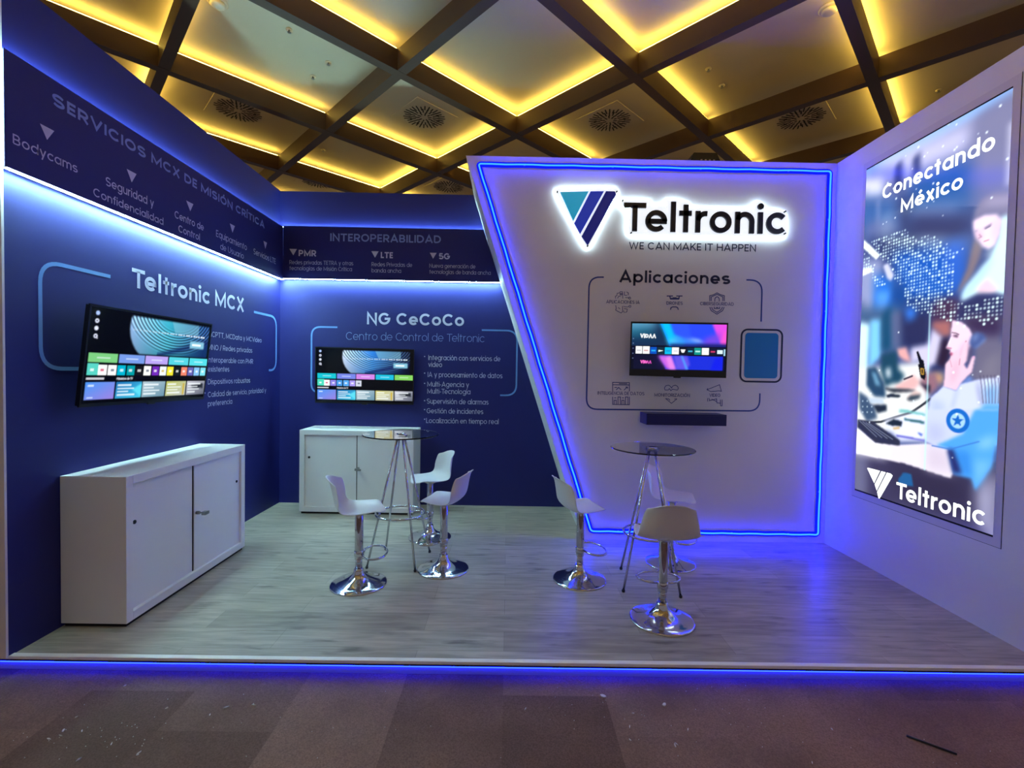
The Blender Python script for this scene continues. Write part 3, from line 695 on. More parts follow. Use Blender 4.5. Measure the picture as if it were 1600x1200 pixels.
# ---------------------------------------------------------------- painting prints and screens as colour grids
class Canvas:
    def __init__(s, w, h, base):
        s.w, s.h = w, h; s.a = np.zeros((h, w, 3)); s.a[:] = np.array(base, float)
        s.X, s.Y = np.meshgrid((np.arange(w)+.5)/w, (np.arange(h)+.5)/h)
    def blur(s, m, r):
        r = int(round(r))
        if r < 1: return m
        for _ in range(2):
            for ax in (0, 1):
                p = np.pad(m, [(r+1, r) if k == ax else (0, 0) for k in (0, 1)], mode='edge'); c = np.cumsum(p, axis=ax); n = m.shape[ax]; k = 2*r+1
                m = (np.take(c, np.arange(k, k+n), ax) - np.take(c, np.arange(0, n), ax))/k
        return m
    def put(s, m, c, al=1.0):
        m = (np.clip(m, 0, 1)*al)[..., None]; c = np.array(c, float); s.a = s.a*(1-m) + c*m
    def pmask(s, P):
        inside = np.zeros(s.X.shape, bool); n = len(P)
        for i in range(n):
            x0, y0 = P[i]; x1, y1 = P[(i+1) % n]
            if y0 == y1: continue
            cnd = (s.Y < y0) != (s.Y < y1); xi = x0 + (s.Y-y0)*(x1-x0)/(y1-y0); inside ^= cnd & (s.X < xi)
        return inside.astype(float)
    def poly(s, P, c, soft=0, al=1.0): s.put(s.blur(s.pmask(P), soft), c, al)
    def rect(s, x0, y0, x1, y1, c, soft=0, al=1.0): s.put(s.blur(((s.X >= x0) & (s.X < x1) & (s.Y >= y0) & (s.Y < y1)).astype(float), soft), c, al)
    def line(s, P, wpx, c, al=1.0):
        m = np.zeros(s.X.shape); px, py = s.X*s.w, s.Y*s.h
        for (x0, y0), (x1, y1) in zip(P, P[1:]):
            x0 *= s.w; x1 *= s.w; y0 *= s.h; y1 *= s.h; L = max(1e-6, (x1-x0)**2+(y1-y0)**2)
            t = np.clip(((px-x0)*(x1-x0)+(py-y0)*(y1-y0))/L, 0, 1); d = np.hypot(px-x0-t*(x1-x0), py-y0-t*(y1-y0))
            m = np.maximum(m, np.clip(wpx/2-d+.5, 0, 1))
        s.put(m, c, al)
    def disc(s, x, y, rpx, c, al=1.0, ry=None):
        d = np.hypot((s.X-x)*s.w/rpx, (s.Y-y)*s.h/(ry or rpx)); s.put(np.clip((1-d)*rpx+.5, 0, 1), c, al)
    def text(s, txt, x, y, width, cap, w, c, al=1.0):
        S, D, tw = text_strokes(txt, w)
        for P, cl in S:
            Q = [(x+p[0]*width/tw, y-p[1]*cap/CAP) for p in P]
            s.line(Q+([Q[0]] if cl else []), max(1, w*cap/CAP*s.h), c, al)
    def mesh(s, name, mt, fr, W_, H_, parent, d=0.0, bright=0.0):
        """grid of coloured faces of W_ x H_ metres centred on the frame origin"""
        o, r, u, n = fr; w, h = s.w, s.h
        gx, gy = np.meshgrid(np.linspace(-W_/2, W_/2, w+1), np.linspace(H_/2, -H_/2, h+1))
        co = np.array(o+n*d)[None, None] + gx[..., None]*np.array(r) + gy[..., None]*np.array(u)
        idx = np.arange((w+1)*(h+1)).reshape(h+1, w+1)
        f = np.stack([idx[1:, :-1], idx[1:, 1:], idx[:-1, 1:], idx[:-1, :-1]], -1).reshape(-1, 4)
        me = bpy.data.meshes.new(name); me.vertices.add(co.shape[0]*co.shape[1]); me.vertices.foreach_set('co', co.astype(np.float32).ravel())
        me.loops.add(f.size); me.loops.foreach_set('vertex_index', f.ravel().astype(np.int32))
        me.polygons.add(len(f)); me.polygons.foreach_set('loop_start', np.arange(0, f.size, 4, dtype=np.int32)); me.update(calc_edges=True)
        A = np.clip(s.a, 0, 255)/255.0; A = np.where(A <= .04045, A/12.92, ((A+.055)/1.055)**2.4); A = A*(1+bright*A)
        pa = np.pad(A, ((1, 1), (1, 1), (0, 0)), mode='edge'); va = (pa[1:, 1:]+pa[:-1, 1:]+pa[1:, :-1]+pa[:-1, :-1])/4
        ca = me.color_attributes.new('print', 'FLOAT_COLOR', 'POINT')
        ca.data.foreach_set('color', np.concatenate([va, np.ones(va.shape[:2]+(1,))], -1).astype(np.float32).ravel())
        me.materials.append(mt); ob = bpy.data.objects.new(name, me); COL.objects.link(ob); ob.parent = parent; return ob

# ---------------------------------------------------------------- televisions
def tv(label, c, yaw, tilt, roll, w, h, group=None):
    o = thing('television', label, 'television', c, 0, group)
    u = Vector((math.cos(yaw), math.sin(yaw), 0)); n = Vector((math.sin(yaw), -math.cos(yaw), 0)); v = Vector((0, 0, 1))
    n2 = n*math.cos(tilt)-v*math.sin(tilt); v2 = v*math.cos(tilt)+n*math.sin(tilt)
    u2 = u*math.cos(roll)+v2*math.sin(roll); v3 = v2*math.cos(roll)-u*math.sin(roll)
    R = Matrix((u2, -n2, v3)).transposed(); o.rotation_euler = R.to_euler()
    b = .011
    MB().box((-w/2+.004, .004, -h/2+.004), (w/2-.004, .030, h/2-.004)).build('rear_shell', MT['black'], o, True, bevel=.004)
    MB().box((-w*.34, .028, -h*.40), (w*.34, .058, h*.12)).build('electronics_box', MT['black'], o, True, bevel=.006)
    m = MB()
    m.box((-w/2, -.002, h/2-b), (w/2, .008, h/2)); m.box((-w/2, -.002, -h/2), (w/2, .008, -h/2+b*1.7)); m.box((-w/2, -.002, -h/2), (-w/2+b, .008, h/2)); m.box((w/2-b, -.002, -h/2), (w/2, .008, h/2))
    m.build('bezel', MT['black'], o, True)
    m = MB(); m.box((-.03, -.004, -h/2-.010), (.03, .010, -h/2+.002)); m.build('sensor_bump', MT['black'], o, True, bevel=.002)
    return o
def bracket_arm(o, y1):
    MB().box((-.11, .056, -.12), (.11, .066, .12)).build('mount_plate', MT['dark'], o, True)
    MB().box((-.03, .066, -.03), (.03, y1, .03)).build('mount_arm', MT['dark'], o, True)
LF = (Vector((0, 0, 0)), Vector((1,0,0)), Vector((0,0,1)), Vector((0,-1,0)))
def home_screen(kind):
    C = Canvas(264, 148, (3, 4, 10)); X, Y = C.X, C.Y
    L = kind == 'left'
    d = np.hypot((X-.485)*1.78, (Y-.14)); band = ((d < .385) | (X > .485)) & (Y > .03) & (Y < .455) & (X < (.985 if L else .965)); m = C.blur(band.astype(float), 1)
    base = np.zeros((C.h, C.w, 3)); t = np.clip((X-.28)/.66, 0, 1)[..., None]; tt = np.clip((Y-.03)/.43, 0, 1)[..., None]
    c0 = np.array((205, 225, 255) if not L else (150, 190, 240)); c1 = np.array((45, 130, 225) if not L else (60, 180, 205)); c2_ = np.array((6, 12, 45) if not L else (15, 50, 120))
    base = np.where(t < .45, c0+(c1-c0)*(t/.45), c1+(c2_-c1)*((t-.45)/.55)); base = base*(1-.22*tt)
    r2 = np.hypot((X-.66)*1.6, (Y+.12)*1.25); st = .5+.5*np.sin(r2*150); stm = np.clip((r2-.30)/.1, 0, 1)*np.clip((.72-r2)/.08, 0, 1)
    base = base*(1-.55*(st*stm)[..., None]) + np.array((170, 225, 255))*(.28*((1-st)*stm)[..., None])
    sw = np.clip(1-np.abs((Y-.36)+(X-.72)*.45)/.055, 0, 1)[..., None]*(X > .5)[..., None]; base = base*(1-.75*sw) + np.array((12, 25, 85))*.75*sw
    tp = ((Y < .16) & (X > .60+.25*Y) & (X < .87))[..., None]; base = np.where(tp, base*.45+np.array((150, 215, 235))*.5, base)
    C.a = C.a*(1-m[..., None]) + base*m[..., None]
    for k in range(26):
        x = .29+k*.0253; C.rect(x, .168, x+.016+.006*((k*7) % 3 == 0), .190, (225, 240, 255), 0, .3+.7*(k/26))
    C.rect(.795, .245, .945, .335, (130, 190, 215), 1); C.rect(.82, .278, .91, .302, (235, 250, 255))
    for k, v in enumerate((.055, .135, .212, .292)): C.disc(.044, v, 3.3, (225, 230, 250) if k else (170, 195, 250))
    C.line([(.048, .30), (.056, .315)], 1.5, (230, 230, 250)); C.disc(.044, .135, 1.2, (10, 12, 20)); C.disc(.044, .292, 1.3, (10, 12, 20))
    ch = [(20,190,205), (115,130,225), (205,130,225), (25,185,215), (130,205,95)] if not L else [(120,200,125), (115,150,225), (180,160,235), (80,205,220), (80,215,225)]
    for k, c in enumerate(ch):
        x = .017+k*.1985; C.rect(x, .468, x+.188, .562, c); C.rect(x+.05, .508, x+.14, .522, (235, 245, 250), 0, .6)
    if L: ap = [(85,205,190), (250,250,250), (250,250,250), (0,175,205), (0,150,160), (20,20,25), (250,250,250), (110,40,180), (235,245,250), (235,225,50), (15,25,30), (235,130,105), (95,95,175), (130,190,240), (120,220,240)]
    else: ap = [(75,215,185), (250,250,255), (140,130,225), (70,150,225), (85,165,240), (165,150,235), (205,210,225)]
    for k, c in enumerate(ap):
        x = .017+k*.0655; C.rect(x, .585 if k else .575, x+.057+(.008 if k == 0 else 0), .698, c)
        ic = (255, 255, 255) if sum(c) < 600 else [(205,170,60), (200,60,90), (80,90,110), (120,130,150)][k % 4]
        C.rect(x+.017, .63, x+.040, .655, ic, 0, .75)
    C.rect(.017, .722, .13, .742, (235, 235, 245), 0, .85)
    C.text('Funciones de TV', .215, .744, .115, .022, .14, (240, 240, 250), .9)
    cards = [((75,145,235), (150,125,215)), ((30,110,175), (70,200,230)), ((175,195,205), (100,140,160)), ((205,200,120) if not L else (185,190,95), (185,190,190)), ((200,200,210), (90,95,110))]
    for k, (ca, cb) in enumerate(cards):
        x0 = .017+k*.1985; x1 = x0+.188; tt = np.clip((X-x0)/.188*.5+(Y-.775)/.18*.5, 0, 1)[..., None]
        m = ((X >= x0) & (X < x1) & (Y >= .772) & (Y < .955))[..., None]; C.a = np.where(m, np.array(ca)*(1-tt)+np.array(cb)*tt, C.a)
        if k == 1: C.poly([(x1, .79), (x1-.07, .86), (x1, .94)], (90, 215, 235), 1)
        if k == 3: C.rect(x1-.03, .80, x1-.012, .945, (200, 170, 50), 0, .8)
        if k == 4: C.poly([(x0+.04, .83), (x1-.02, .80), (x1-.015, .87), (x0+.06, .86)], (35, 40, 50), 1)
        if k:
            for q in range(4): C.rect(x0+.012, .800+q*.036, x0+.012+(.13, .10, .12, .08)[(q+k) % 4], .816+q*.036, (240, 248, 250), 0, .8)
        else:
            C.rect(x0+.015, .80, x0+.05, .815, (220, 235, 255), 0, .8); C.rect(x0+.015, .925, x0+.05, .937, (220, 235, 255), 0, .7)
    return C
def vidaa_screen():
    C = Canvas(264, 150, (5, 8, 30)); X, Y = C.X, C.Y
    q = lambda x, y: ((x-115)/1405.0, (y-82)/705.0)
    P = lambda pts: [q(*p) for p in pts]
    C.poly(P([(115,82),(540,82),(680,410),(115,420)]), (18, 45, 80)); C.poly(P([(115,82),(500,82),(430,170),(115,240)]), (95, 165, 200), 14, .85); C.poly(P([(115,170),(380,150),(500,290),(115,300)]), (15, 95, 120), 12, .6)
    C.poly(P([(540,82),(1520,82),(1520,420),(690,420)]), (40, 70, 245)); C.poly(P([(540,82),(700,82),(760,240),(900,330),(900,420),(690,420)]), (0, 190, 240), 5)
    C.poly(P([(760,240),(1100,330),(1220,400),(700,420)]), (60, 140, 245), 7, .8); C.poly(P([(640,320),(760,310),(830,350),(690,390)]), (110, 215, 255), 8, .7)
    C.poly(P([(920,285),(1120,310),(1220,370),(1080,350)]), (170, 200, 255), 5, .8); C.poly(P([(700,82),(960,82),(1010,300),(760,230)]), (45, 85, 240), 4, .8)
    C.poly(P([(1310,82),(1520,82),(1520,390),(1430,380)]), (225, 75, 225), 3); C.poly(P([(1200,300),(1420,200),(1440,400),(1180,410)]), (130, 70, 220), 8, .8); C.poly(P([(1490,180),(1520,180),(1520,390),(1440,370)]), (255, 90, 200), 4, .7)
    C.poly(P([(690,390),(1520,380),(1520,440),(690,440)]), (12, 14, 70), 5, .9)
    C.rect(0, .485, 1, .685, (6, 10, 38))
    C.poly(P([(160,568),(1480,568),(1480,775),(160,775)]), (25, 45, 215)); C.poly(P([(160,568),(540,568),(640,775),(160,775)]), (12, 14, 45)); C.poly(P([(420,568),(560,568),(640,775),(560,775)]), (20, 15, 60), 6)
    C.poly(P([(520,568),(715,568),(800,775),(660,775),(560,640)]), (200, 100, 225), 4); C.poly(P([(640,600),(715,568),(800,775),(700,775)]), (235, 140, 230), 3, .8)
    C.poly(P([(750,568),(960,568),(1000,700),(940,775),(800,775)]), (95, 80, 225), 3); C.poly(P([(860,568),(890,568),(980,775),(940,775)]), (80, 150, 250), 2)
    C.poly(P([(1360,600),(1480,568),(1480,775),(1300,775)]), (15, 30, 230), 3)
    x0 = q(182, 0)[0]
    for k, (c, i) in enumerate((((250,250,250),(190,190,195)), ((252,252,252),(200,150,150)), ((5,80,190),(40,180,240)), ((15,45,60),(235,250,240)), ((0,185,230),(20,140,200)), ((250,250,252),(205,205,215)),
                                ((12,18,35),(250,250,250)), ((8,35,55),(70,190,230)), ((15,145,135),(200,250,240)), ((252,252,252),(225,235,235)), ((15,22,50),(225,60,110)), ((10,30,60),(215,240,255)))):
        x = q(182+k*109.5, 0)[0]; C.rect(x, .505 if k not in (0, 1) else .495, x+.071, .655, c)
        if k == 6: C.disc(x+.036, .585, 5, i); C.rect(x+.01, .55, x+.06, .565, i)
        elif k == 3: C.poly([(x+.01, .565), (x+.065, .58), (x+.01, .61)], i)
        elif k == 11: C.rect(x+.006, .55, x+.06, .625, i)
        else: C.rect(x+.012, .568, x+.058, .598, i, 0, .85)
    C.rect(.978, .525, .992, .668, (170, 220, 240))
    for v in (.33, .43, .54, .65, .755): C.disc(.020, v, 1.8, (130, 150, 190), .7)
    C.text('VIDΛΛ', .094, .308, .165, .083, .17, (255, 255, 255)); C.text('VIDΛΛ', .105, .862, .115, .060, .17, (240, 90, 200))
    C.text('VID', .105, .862, .066, .060, .19, (255, 110, 205))
    return C
tl = tv('large television tilted on the left navy wall showing its home menu', (-2.358, 3.148, 1.5418), 1.5338, .1106, -.0112, 1.02, .5865)
home_screen('left').mesh('screen', MT['screen'], LF, 1.0, .558, tl, .0005); bracket_arm(tl, .155)
tb = tv('television on the back navy wall above the smaller cabinet', (-1.553, 5.063, 1.4243), .05, .045, -.0089, 1.05, .604)
home_screen('back').mesh('screen', MT['screen'], LF, 1.03, .576, tb, .0005); bracket_arm(tb, .115)
tcn = tv('small television on the white wall with blue and magenta menu', (1.4566, 4.026, 1.7154), -.1138, .0061, -.0083, .81, .470)
sc_ = vidaa_screen().mesh('screen', MT['screen'], (Vector((0, 0, .020)), LF[1], LF[2], LF[3]), .792, .398, tcn, .0005); bracket_arm(tcn, .14)
MB().box((-.397, -.0015, -.225), (.397, .006, -.178)).build('lower_bezel', MT['black'], tcn, True)

# ---------------------------------------------------------------- backlit poster
LB = thing('lightbox_poster', 'tall backlit poster of control room operators on the right wall', 'poster', (XR, 3.27, .52))
y0, y1, z0, z1 = 3.820, 2.716, .572, 3.195
m = MB(); f0, f1, g0, g1 = 3.852, 2.672, .522, 3.245
m.box((XR-.003, y0, g0), (XR, f0, g1)); m.box((XR-.003, f1, g0), (XR, y1, g1)); m.box((XR-.003, y1, g0), (XR, y0, z0)); m.box((XR-.003, y1, z1), (XR, y0, g1))
m.build('snap_frame', MT['frame'], LB)
m = MB(); e = .003
m.box((XR-.001, f1-e, g0-e), (XR-.0, f1, g1+e)); m.box((XR-.001, f1, g0-e), (XR, f0, g0)); m.box((XR-.0022, y1, z0), (XR, y0, z0+.012)); m.box((XR-.0022, y1, z1-.010), (XR, y0, z1))
m.build('frame_seam', MT['dark'], LB)
def poster():
    C = Canvas(250, 600, (70, 85, 140))
    def T(o, k):
        def f(*P):
            out = []
            for x, y in P:
                a = at(o[0]+x/k, o[1]+y/k, 0, XR); out.append(((y0-a.y)/(y0-y1), (z1-a.z)/(z1-z0)))
            return out
        return f
    A, B, Cc, D = T((1330, 120), 5.926), T((1330, 300), 6), T((1330, 470), 6), T((1330, 640), 6)
    p = C.poly
    # blurred office background, top
    p(A((100,600),(1600,0),(1600,1200),(100,1200)), (112, 118, 165))
    p(A((140,850),(1530,60),(1530,160),(150,960)), (140, 180, 232), 6)
    p(A((250,800),(1150,400),(1130,640),(640,860),(250,960)), (205, 205, 236), 14)
    p(A((1150,380),(1520,140),(1480,1100),(1130,1000)), (128, 130, 168), 10)
    p(A((140,930),(300,860),(300,1120),(140,1130)), (216, 218, 238), 8)
    p(A((150,860),(500,840),(520,930),(150,930)), (95, 105, 222), 9, .8)
    p(A((410,830),(470,770),(480,1050),(400,1050)), (52, 62, 118), 5); p(A((575,750),(640,700),(640,900),(575,950)), (52, 62, 118), 5)
    p(A((540,980),(1110,760),(1090,1130),(540,1185)), (40, 92, 165), 12); p(A((1090,900),(1460,880),(1440,980),(1080,990)), (98, 108, 205), 10, .7)
    p(A((1470,420),(1505,400),(1470,1000),(1440,1000)), (205, 205, 228), 4)
    p(B((120,60),(560,60),(560,330),(120,400)), (62, 104, 168), 12); p(B((420,30),(620,30),(620,420),(440,420)), (48, 62, 118), 10)
    p(B((240,60),(275,60),(265,450),(230,450)), (120, 140, 190), 4, .7); p(B((130,300),(420,250),(420,420),(130,420)), (100, 112, 165), 10)
    p(B((600,30),(1100,0),(1100,200),(600,200)), (48, 100, 165), 14); p(B((600,150),(1000,110),(1000,220),(600,240)), (125, 142, 190), 10, .8)
    p(B((560,220),(1120,220),(1110,460),(560,460)), (50, 54, 104), 12); p(B((600,430),(880,440),(880,500),(600,510)), (130, 150, 185), 8, .8)
    p(B((180,420),(640,400),(640,600),(300,640)), (44, 56, 108), 10)
    p(B((380,560),(1000,520),(1000,1010),(500,1010)), (22, 92, 190), 12); p(B((860,480),(1090,430),(1050,900),(960,980),(880,700)), (48, 104, 205), 10)
    p(B((110,640),(300,620),(240,1200),(100,1200)), (150, 160, 200), 8); p(B((220,760),(400,820),(420,1200),(210,1200)), (40, 118, 215), 9)
    p(B((240,930),(380,930),(300,1180),(230,1130)), (85, 158, 240), 6); p(B((390,850),(520,900),(520,1200),(390,1200)), (22, 74, 150), 9)
    p(B((760,1020),(1010,960),(1010,1210),(760,1210)), (74, 50, 82), 8); p(B((500,1010),(760,1010),(760,1200),(540,1200)), (34, 58, 118), 9)
    p(B((115,440),(275,590),(235,635),(110,520)), (240, 248, 240), 1); p(B((105,725),(190,705),(205,745),(105,790)), (242, 246, 240), 1); p(B((300,690),(350,665),(405,780),(375,835),(340,810)), (205, 208, 232), 2)
    # seated woman at the upper right of the print
    p(B((1170,420),(1235,510),(1200,640),(1130,790),(1050,900),(1000,960),(1010,900),(1090,720),(1130,540)), (132, 118, 130), 3)
    p(B((1140,280),(1165,160),(1230,70),(1330,20),(1500,10),(1500,260),(1360,210),(1250,220),(1150,300)), (128, 124, 158), 3); p(B((1200,120),(1320,40),(1480,30),(1480,120),(1300,130)), (178, 170, 198), 6, .8)
    p(B((1400,230),(1500,210),(1470,1000),(1330,930),(1190,960),(1040,1040),(1040,960),(1080,880),(1200,740),(1300,620),(1380,420)), (212, 243, 246), 3)
    p(B((1200,740),(1300,620),(1330,640),(1240,800),(1060,1020),(1040,960)), (170, 210, 235), 5, .7)
    p(B((1145,270),(1250,215),(1370,205),(1415,260),(1390,400),(1350,500),(1290,540),(1230,510),(1170,420),(1140,330)), (242, 218, 234), 2)
    p(B((1150,380),(1220,360),(1240,440),(1180,450)), (215, 180, 205), 3, .7); p(B((1238,340),(1322,290),(1322,312),(1262,348)), (120, 112, 150), 1, .8); C.line(B((1262,344),(1308,320)), 1.2, (62, 60, 100), .7); p(B((1148,372),(1186,352),(1190,372)), (150, 140, 175), 1, .8); p(B((1350,260),(1400,260),(1375,420),(1330,480)), (216, 190, 214), 4, .7)
    C.line(B((1248,464),(1292,448)), 1.6, (190, 110, 140), .8); C.line(B((1205,400),(1225,420),(1200,432)), 2, (190, 150, 180)); p(B((1290,535),(1350,500),(1330,620),(1240,600)), (205, 225, 232), 4, .5)
    p(B((1180,900),(1280,800),(1390,910),(1330,950),(1190,955)), (236, 206, 222), 3); p(B((1000,1060),(1200,955),(1450,985),(1450,1210),(1000,1210)), (50, 54, 100), 4)
    # desk scene
    p(Cc((80,60),(480,60),(480,480),(80,480)), (70, 100, 140), 10); p(Cc((90,200),(180,220),(150,790),(60,790)), (212, 244, 252), 5); p(Cc((180,180),(290,170),(285,520),(165,640)), (130, 202, 242), 5)
    p(Cc((285,130),(385,40),(385,450),(285,480)), (26, 80, 118), 6); p(Cc((380,100),(490,100),(490,430),(390,450)), (92, 104, 145), 6); p(Cc((475,80),(745,120),(745,420),(560,450),(475,440)), (44, 48, 92), 7)
    p(Cc((500,60),(620,60),(600,170),(520,190)), (55, 120, 215), 6); p(Cc((760,60),(1000,40),(960,230),(760,210)), (70, 48, 84), 6)
    p(Cc((60,640),(720,560),(740,1230),(60,1230)), (226, 228, 228), 5)
    p(Cc((560,440),(720,410),(765,250),(860,330),(855,480),(800,600),(700,640),(640,560),(560,590)), (206, 202, 228), 4); p(Cc((765,195),(935,180),(945,300),(905,350),(850,330),(760,240)), (168, 108, 108), 4)
    p(Cc((850,360),(905,330),(945,450),(920,560),(870,650),(795,600)), (46, 32, 58), 4); p(Cc((750,610),(850,620),(860,660),(760,670)), (35, 40, 90), 4)
    p(Cc((760,670),(870,680),(860,790),(770,760)), (205, 160, 120), 5); p(Cc((430,450),(520,435),(565,575),(500,560),(435,510)), (228, 172, 172), 3)
    p(Cc((285,500),(430,470),(445,640),(505,700),(460,770),(380,775),(320,810),(275,640)), (30, 72, 98), 4); p(Cc((320,640),(370,620),(380,720),(330,720)), (190, 205, 215), 4)
    p(Cc((405,805),(520,740),(590,690),(645,760),(600,830),(450,845)), (228, 182, 182), 3); C.line(Cc((500,735),(575,705)), 3, (60, 50, 70)); p(Cc((320,815),(600,835),(600,850),(400,860),(320,830)), (40, 48, 62), 2)
    p(Cc((525,905),(600,840),(660,868),(640,900),(540,940)), (212, 186, 182), 2); p(Cc((520,925),(560,890),(655,880),(640,915),(560,940)), (50, 68, 84), 2)
    p(Cc((150,630),(235,620),(315,780),(325,905),(220,895),(145,790)), (38, 72, 104), 3); p(Cc((190,660),(235,680),(280,800),(230,790)), (140, 195, 225), 3, .7)
    p(Cc((75,850),(150,900),(225,1000),(245,1100),(150,1135),(80,1010)), (62, 86, 116), 3); p(Cc((160,910),(300,920),(310,970),(180,960)), (190, 205, 220), 2); p(Cc((205,975),(335,975),(335,1030),(250,1052)), (24, 38, 58), 2)
    for k in range(9): C.disc(*Cc((110+(k % 3)*42, 940+(k//3)*52))[0], 1.6, (180, 200, 215), .8)
    p(Cc((330,885),(380,870),(465,885),(460,905),(340,905)), (30, 42, 58), 1); p(Cc((450,1020),(700,1050),(700,1085),(450,1045)), (120, 190, 190), 2); p(Cc((500,1100),(700,1130),(690,1150),(500,1125)), (45, 105, 110), 2); p(Cc((350,1125),(410,1100),(480,1120),(475,1170),(330,1150)), (24, 36, 54), 2)
    p(Cc((690,680),(800,680),(820,820),(740,880),(640,770)), (150, 110, 125), 4); p(Cc((640,760),(700,790),(745,790),(740,870),(700,830)), (42, 38, 62), 2)
    p(Cc((612,480),(630,470),(662,545),(682,560),(704,690),(692,745),(652,722),(628,600),(640,590)), (14, 14, 24), 0); C.line(Cc((655,635),(680,640),(680,690),(660,685),(655,635)), 1.6, (205, 160, 60))
    C.line(Cc((150,1140),(280,1135),(420,1090),(560,1050),(650,990),(745,920)), 4, (45, 50, 62)); 
    # operator on the phone, hand at the cheek
    p(Cc((1030,190),(1120,150),(1420,150),(1400,740),(1180,760),(1100,720),(1150,560),(1160,450),(1120,280)), (110, 106, 132), 4); p(Cc((1030,185),(1110,140),(1420,140),(1410,330),(1270,330),(1150,310)), (62, 48, 84), 6)
    p(Cc((1250,560),(1400,460),(1390,720),(1200,740)), (128, 124, 142), 6, .8)
    p(Cc((950,180),(1040,200),(1110,260),(1140,320),(1125,420),(1100,560),(1030,600),(965,590),(932,525),(945,505),(925,490),(935,462),(888,440),(900,420),(935,340)), (238, 212, 232), 1)
    p(Cc((1040,420),(1120,360),(1090,560),(1030,600),(1000,520)), (205, 165, 190), 4, .7); p(Cc((930,480),(970,500),(965,520),(932,512)), (168, 72, 112), 1); C.line(Cc((950,298),(985,303),(1012,316)), 1.3, (60, 38, 56), .9); p(Cc((955,318),(1005,322),(1000,345),(965,338)), (84, 56, 84), 1)
    C.line(Cc((905,440),(940,446)), 2, (190, 130, 160)); C.line(Cc((940,345),(915,410)), 1.2, (250, 235, 245))
    p(Cc((1130,330),(1180,292),(1245,310),(1270,350),(1200,420),(1150,455),(1108,400)), (74, 94, 150), 2); p(Cc((1150,330),(1185,305),(1180,350),(1150,390)), (150, 175, 220), 3, .8); p(Cc((1150,450),(1260,350),(1265,370),(1180,440)), (120, 150, 205), 2, .8); p(Cc((1085,560),(1110,420),(1150,455),(1130,560),(1095,640)), (84, 80, 116), 2)
    p(Cc((885,595),(930,540),(972,470),(1010,465),(1022,545),(1060,390),(1088,372),(1082,520),(1062,600),(1090,640),(1135,525),(1166,520),(1135,665),(1045,760),(990,845),(865,805),(882,700)), (234, 200, 218), 1)
    p(Cc((985,560),(1015,560),(1000,700),(940,790),(930,700)), (212, 172, 196), 4, .6); C.line(Cc((1022,545),(1015,600)), 1.4, (190, 140, 165)); C.line(Cc((930,560),(945,620)), 1.2, (200, 155, 180)); C.disc(*Cc((1078,380))[0], .9, (150, 80, 110), .8); C.disc(*Cc((1150,530))[0], 1.8, (215, 170, 205))
    p(Cc((1010,800),(1110,705),(1150,740),(1040,790)), (110, 140, 205), 2)
    p(Cc((865,800),(985,842),(1030,780),(1190,738),(1400,715),(1385,1240),(700,1240),(745,915)), (204, 212, 242), 1)
    p(Cc((1190,740),(1250,960),(1215,980),(1180,820)), (150, 150, 180), 3, .8); p(Cc((985,842),(1010,800),(960,1000),(940,1010)), (150, 165, 215), 3, .7); p(Cc((745,915),(865,960),(900,1010),(760,1080)), (172, 186, 228), 6, .7)
    p(Cc((1250,960),(1400,960),(1385,1240),(1080,1240)), (98, 170, 238), 3); p(Cc((1260,740),(1310,740),(1300,830),(1260,800)), (215, 235, 250), 2); p(Cc((1240,820),(1390,780),(1380,980),(1270,980)), (120, 180, 235), 5, .8)
    for k in range(6): C.line(Cc((1210+k*34,700),(1225+k*33,800),(1240+k*28,960)), 1.4, (90, 84, 112), .8)
    # lower part
    p(D((40,380),(500,470),(960,620),(1150,640),(1360,480),(1340,1230),(30,820)), (62, 58, 90), 1)
    p(D((300,480),(960,620),(1130,700),(1100,1000),(500,800)), (46, 40, 66), 16, .8); p(D((40,400),(160,430),(150,800),(30,760)), (118, 120, 150), 10, .8); p(D((1180,760),(1350,540),(1330,1200),(1200,1100)), (178, 178, 206), 10); p(D((420,880),(900,1040),(1250,1150),(1250,1200),(400,950)), (96, 94, 128), 8, .6)
    p(D((50,165),(220,300),(450,330),(720,318),(910,368),(958,590),(935,645),(500,505),(50,412)), (226, 220, 230), 1); p(D((50,170),(220,300),(330,320),(330,460),(50,410)), (248, 248, 253), 8); p(D((700,320),(910,368),(958,600),(700,560)), (206, 194, 212), 8, .8)
    p(D((300,100),(720,0),(720,300),(450,300)), (222, 226, 244), 4); p(D((420,235),(700,285),(700,300),(430,255)), (90, 90, 190), 1); p(D((620,215),(675,228),(660,250)), (60, 90, 190), 1)
    p(D((455,10),(700,60),(700,40),(480,0)), (120, 190, 190), 1); p(D((500,80),(690,110),(690,135),(500,100)), (45, 100, 110), 1); p(D((325,130),(400,90),(480,110),(475,158),(380,150)), (26, 40, 58), 1); p(D((390,170),(455,158),(460,180),(400,190)), (205, 175, 120), 1)
    p(D((65,90),(200,108),(458,290),(458,338),(230,312),(60,165)), (44, 48, 74), 1)
    for k in range(4): C.line(D((80+k*30,105+k*8),(240+k*50,255+k*8)), 1.2, (150, 160, 185), .8)
    p(D((700,0),(1385,0),(1365,330),(1050,330),(930,372),(780,335),(705,300)), (198, 206, 240), 1); p(D((720,120),(880,160),(860,300),(720,300)), (176, 182, 225), 8, .7)
    p(D((1160,0),(1390,0),(1372,300),(1320,540),(1165,762),(1130,645),(960,600),(925,372),(800,335),(1050,225)), (82, 164, 234), 2); p(D((1190,300),(1365,230),(1340,340),(1200,380)), (150, 205, 248), 6, .8); p(D((930,375),(1110,390),(1150,640),(1040,600),(960,520)), (52, 135, 215), 5, .8)
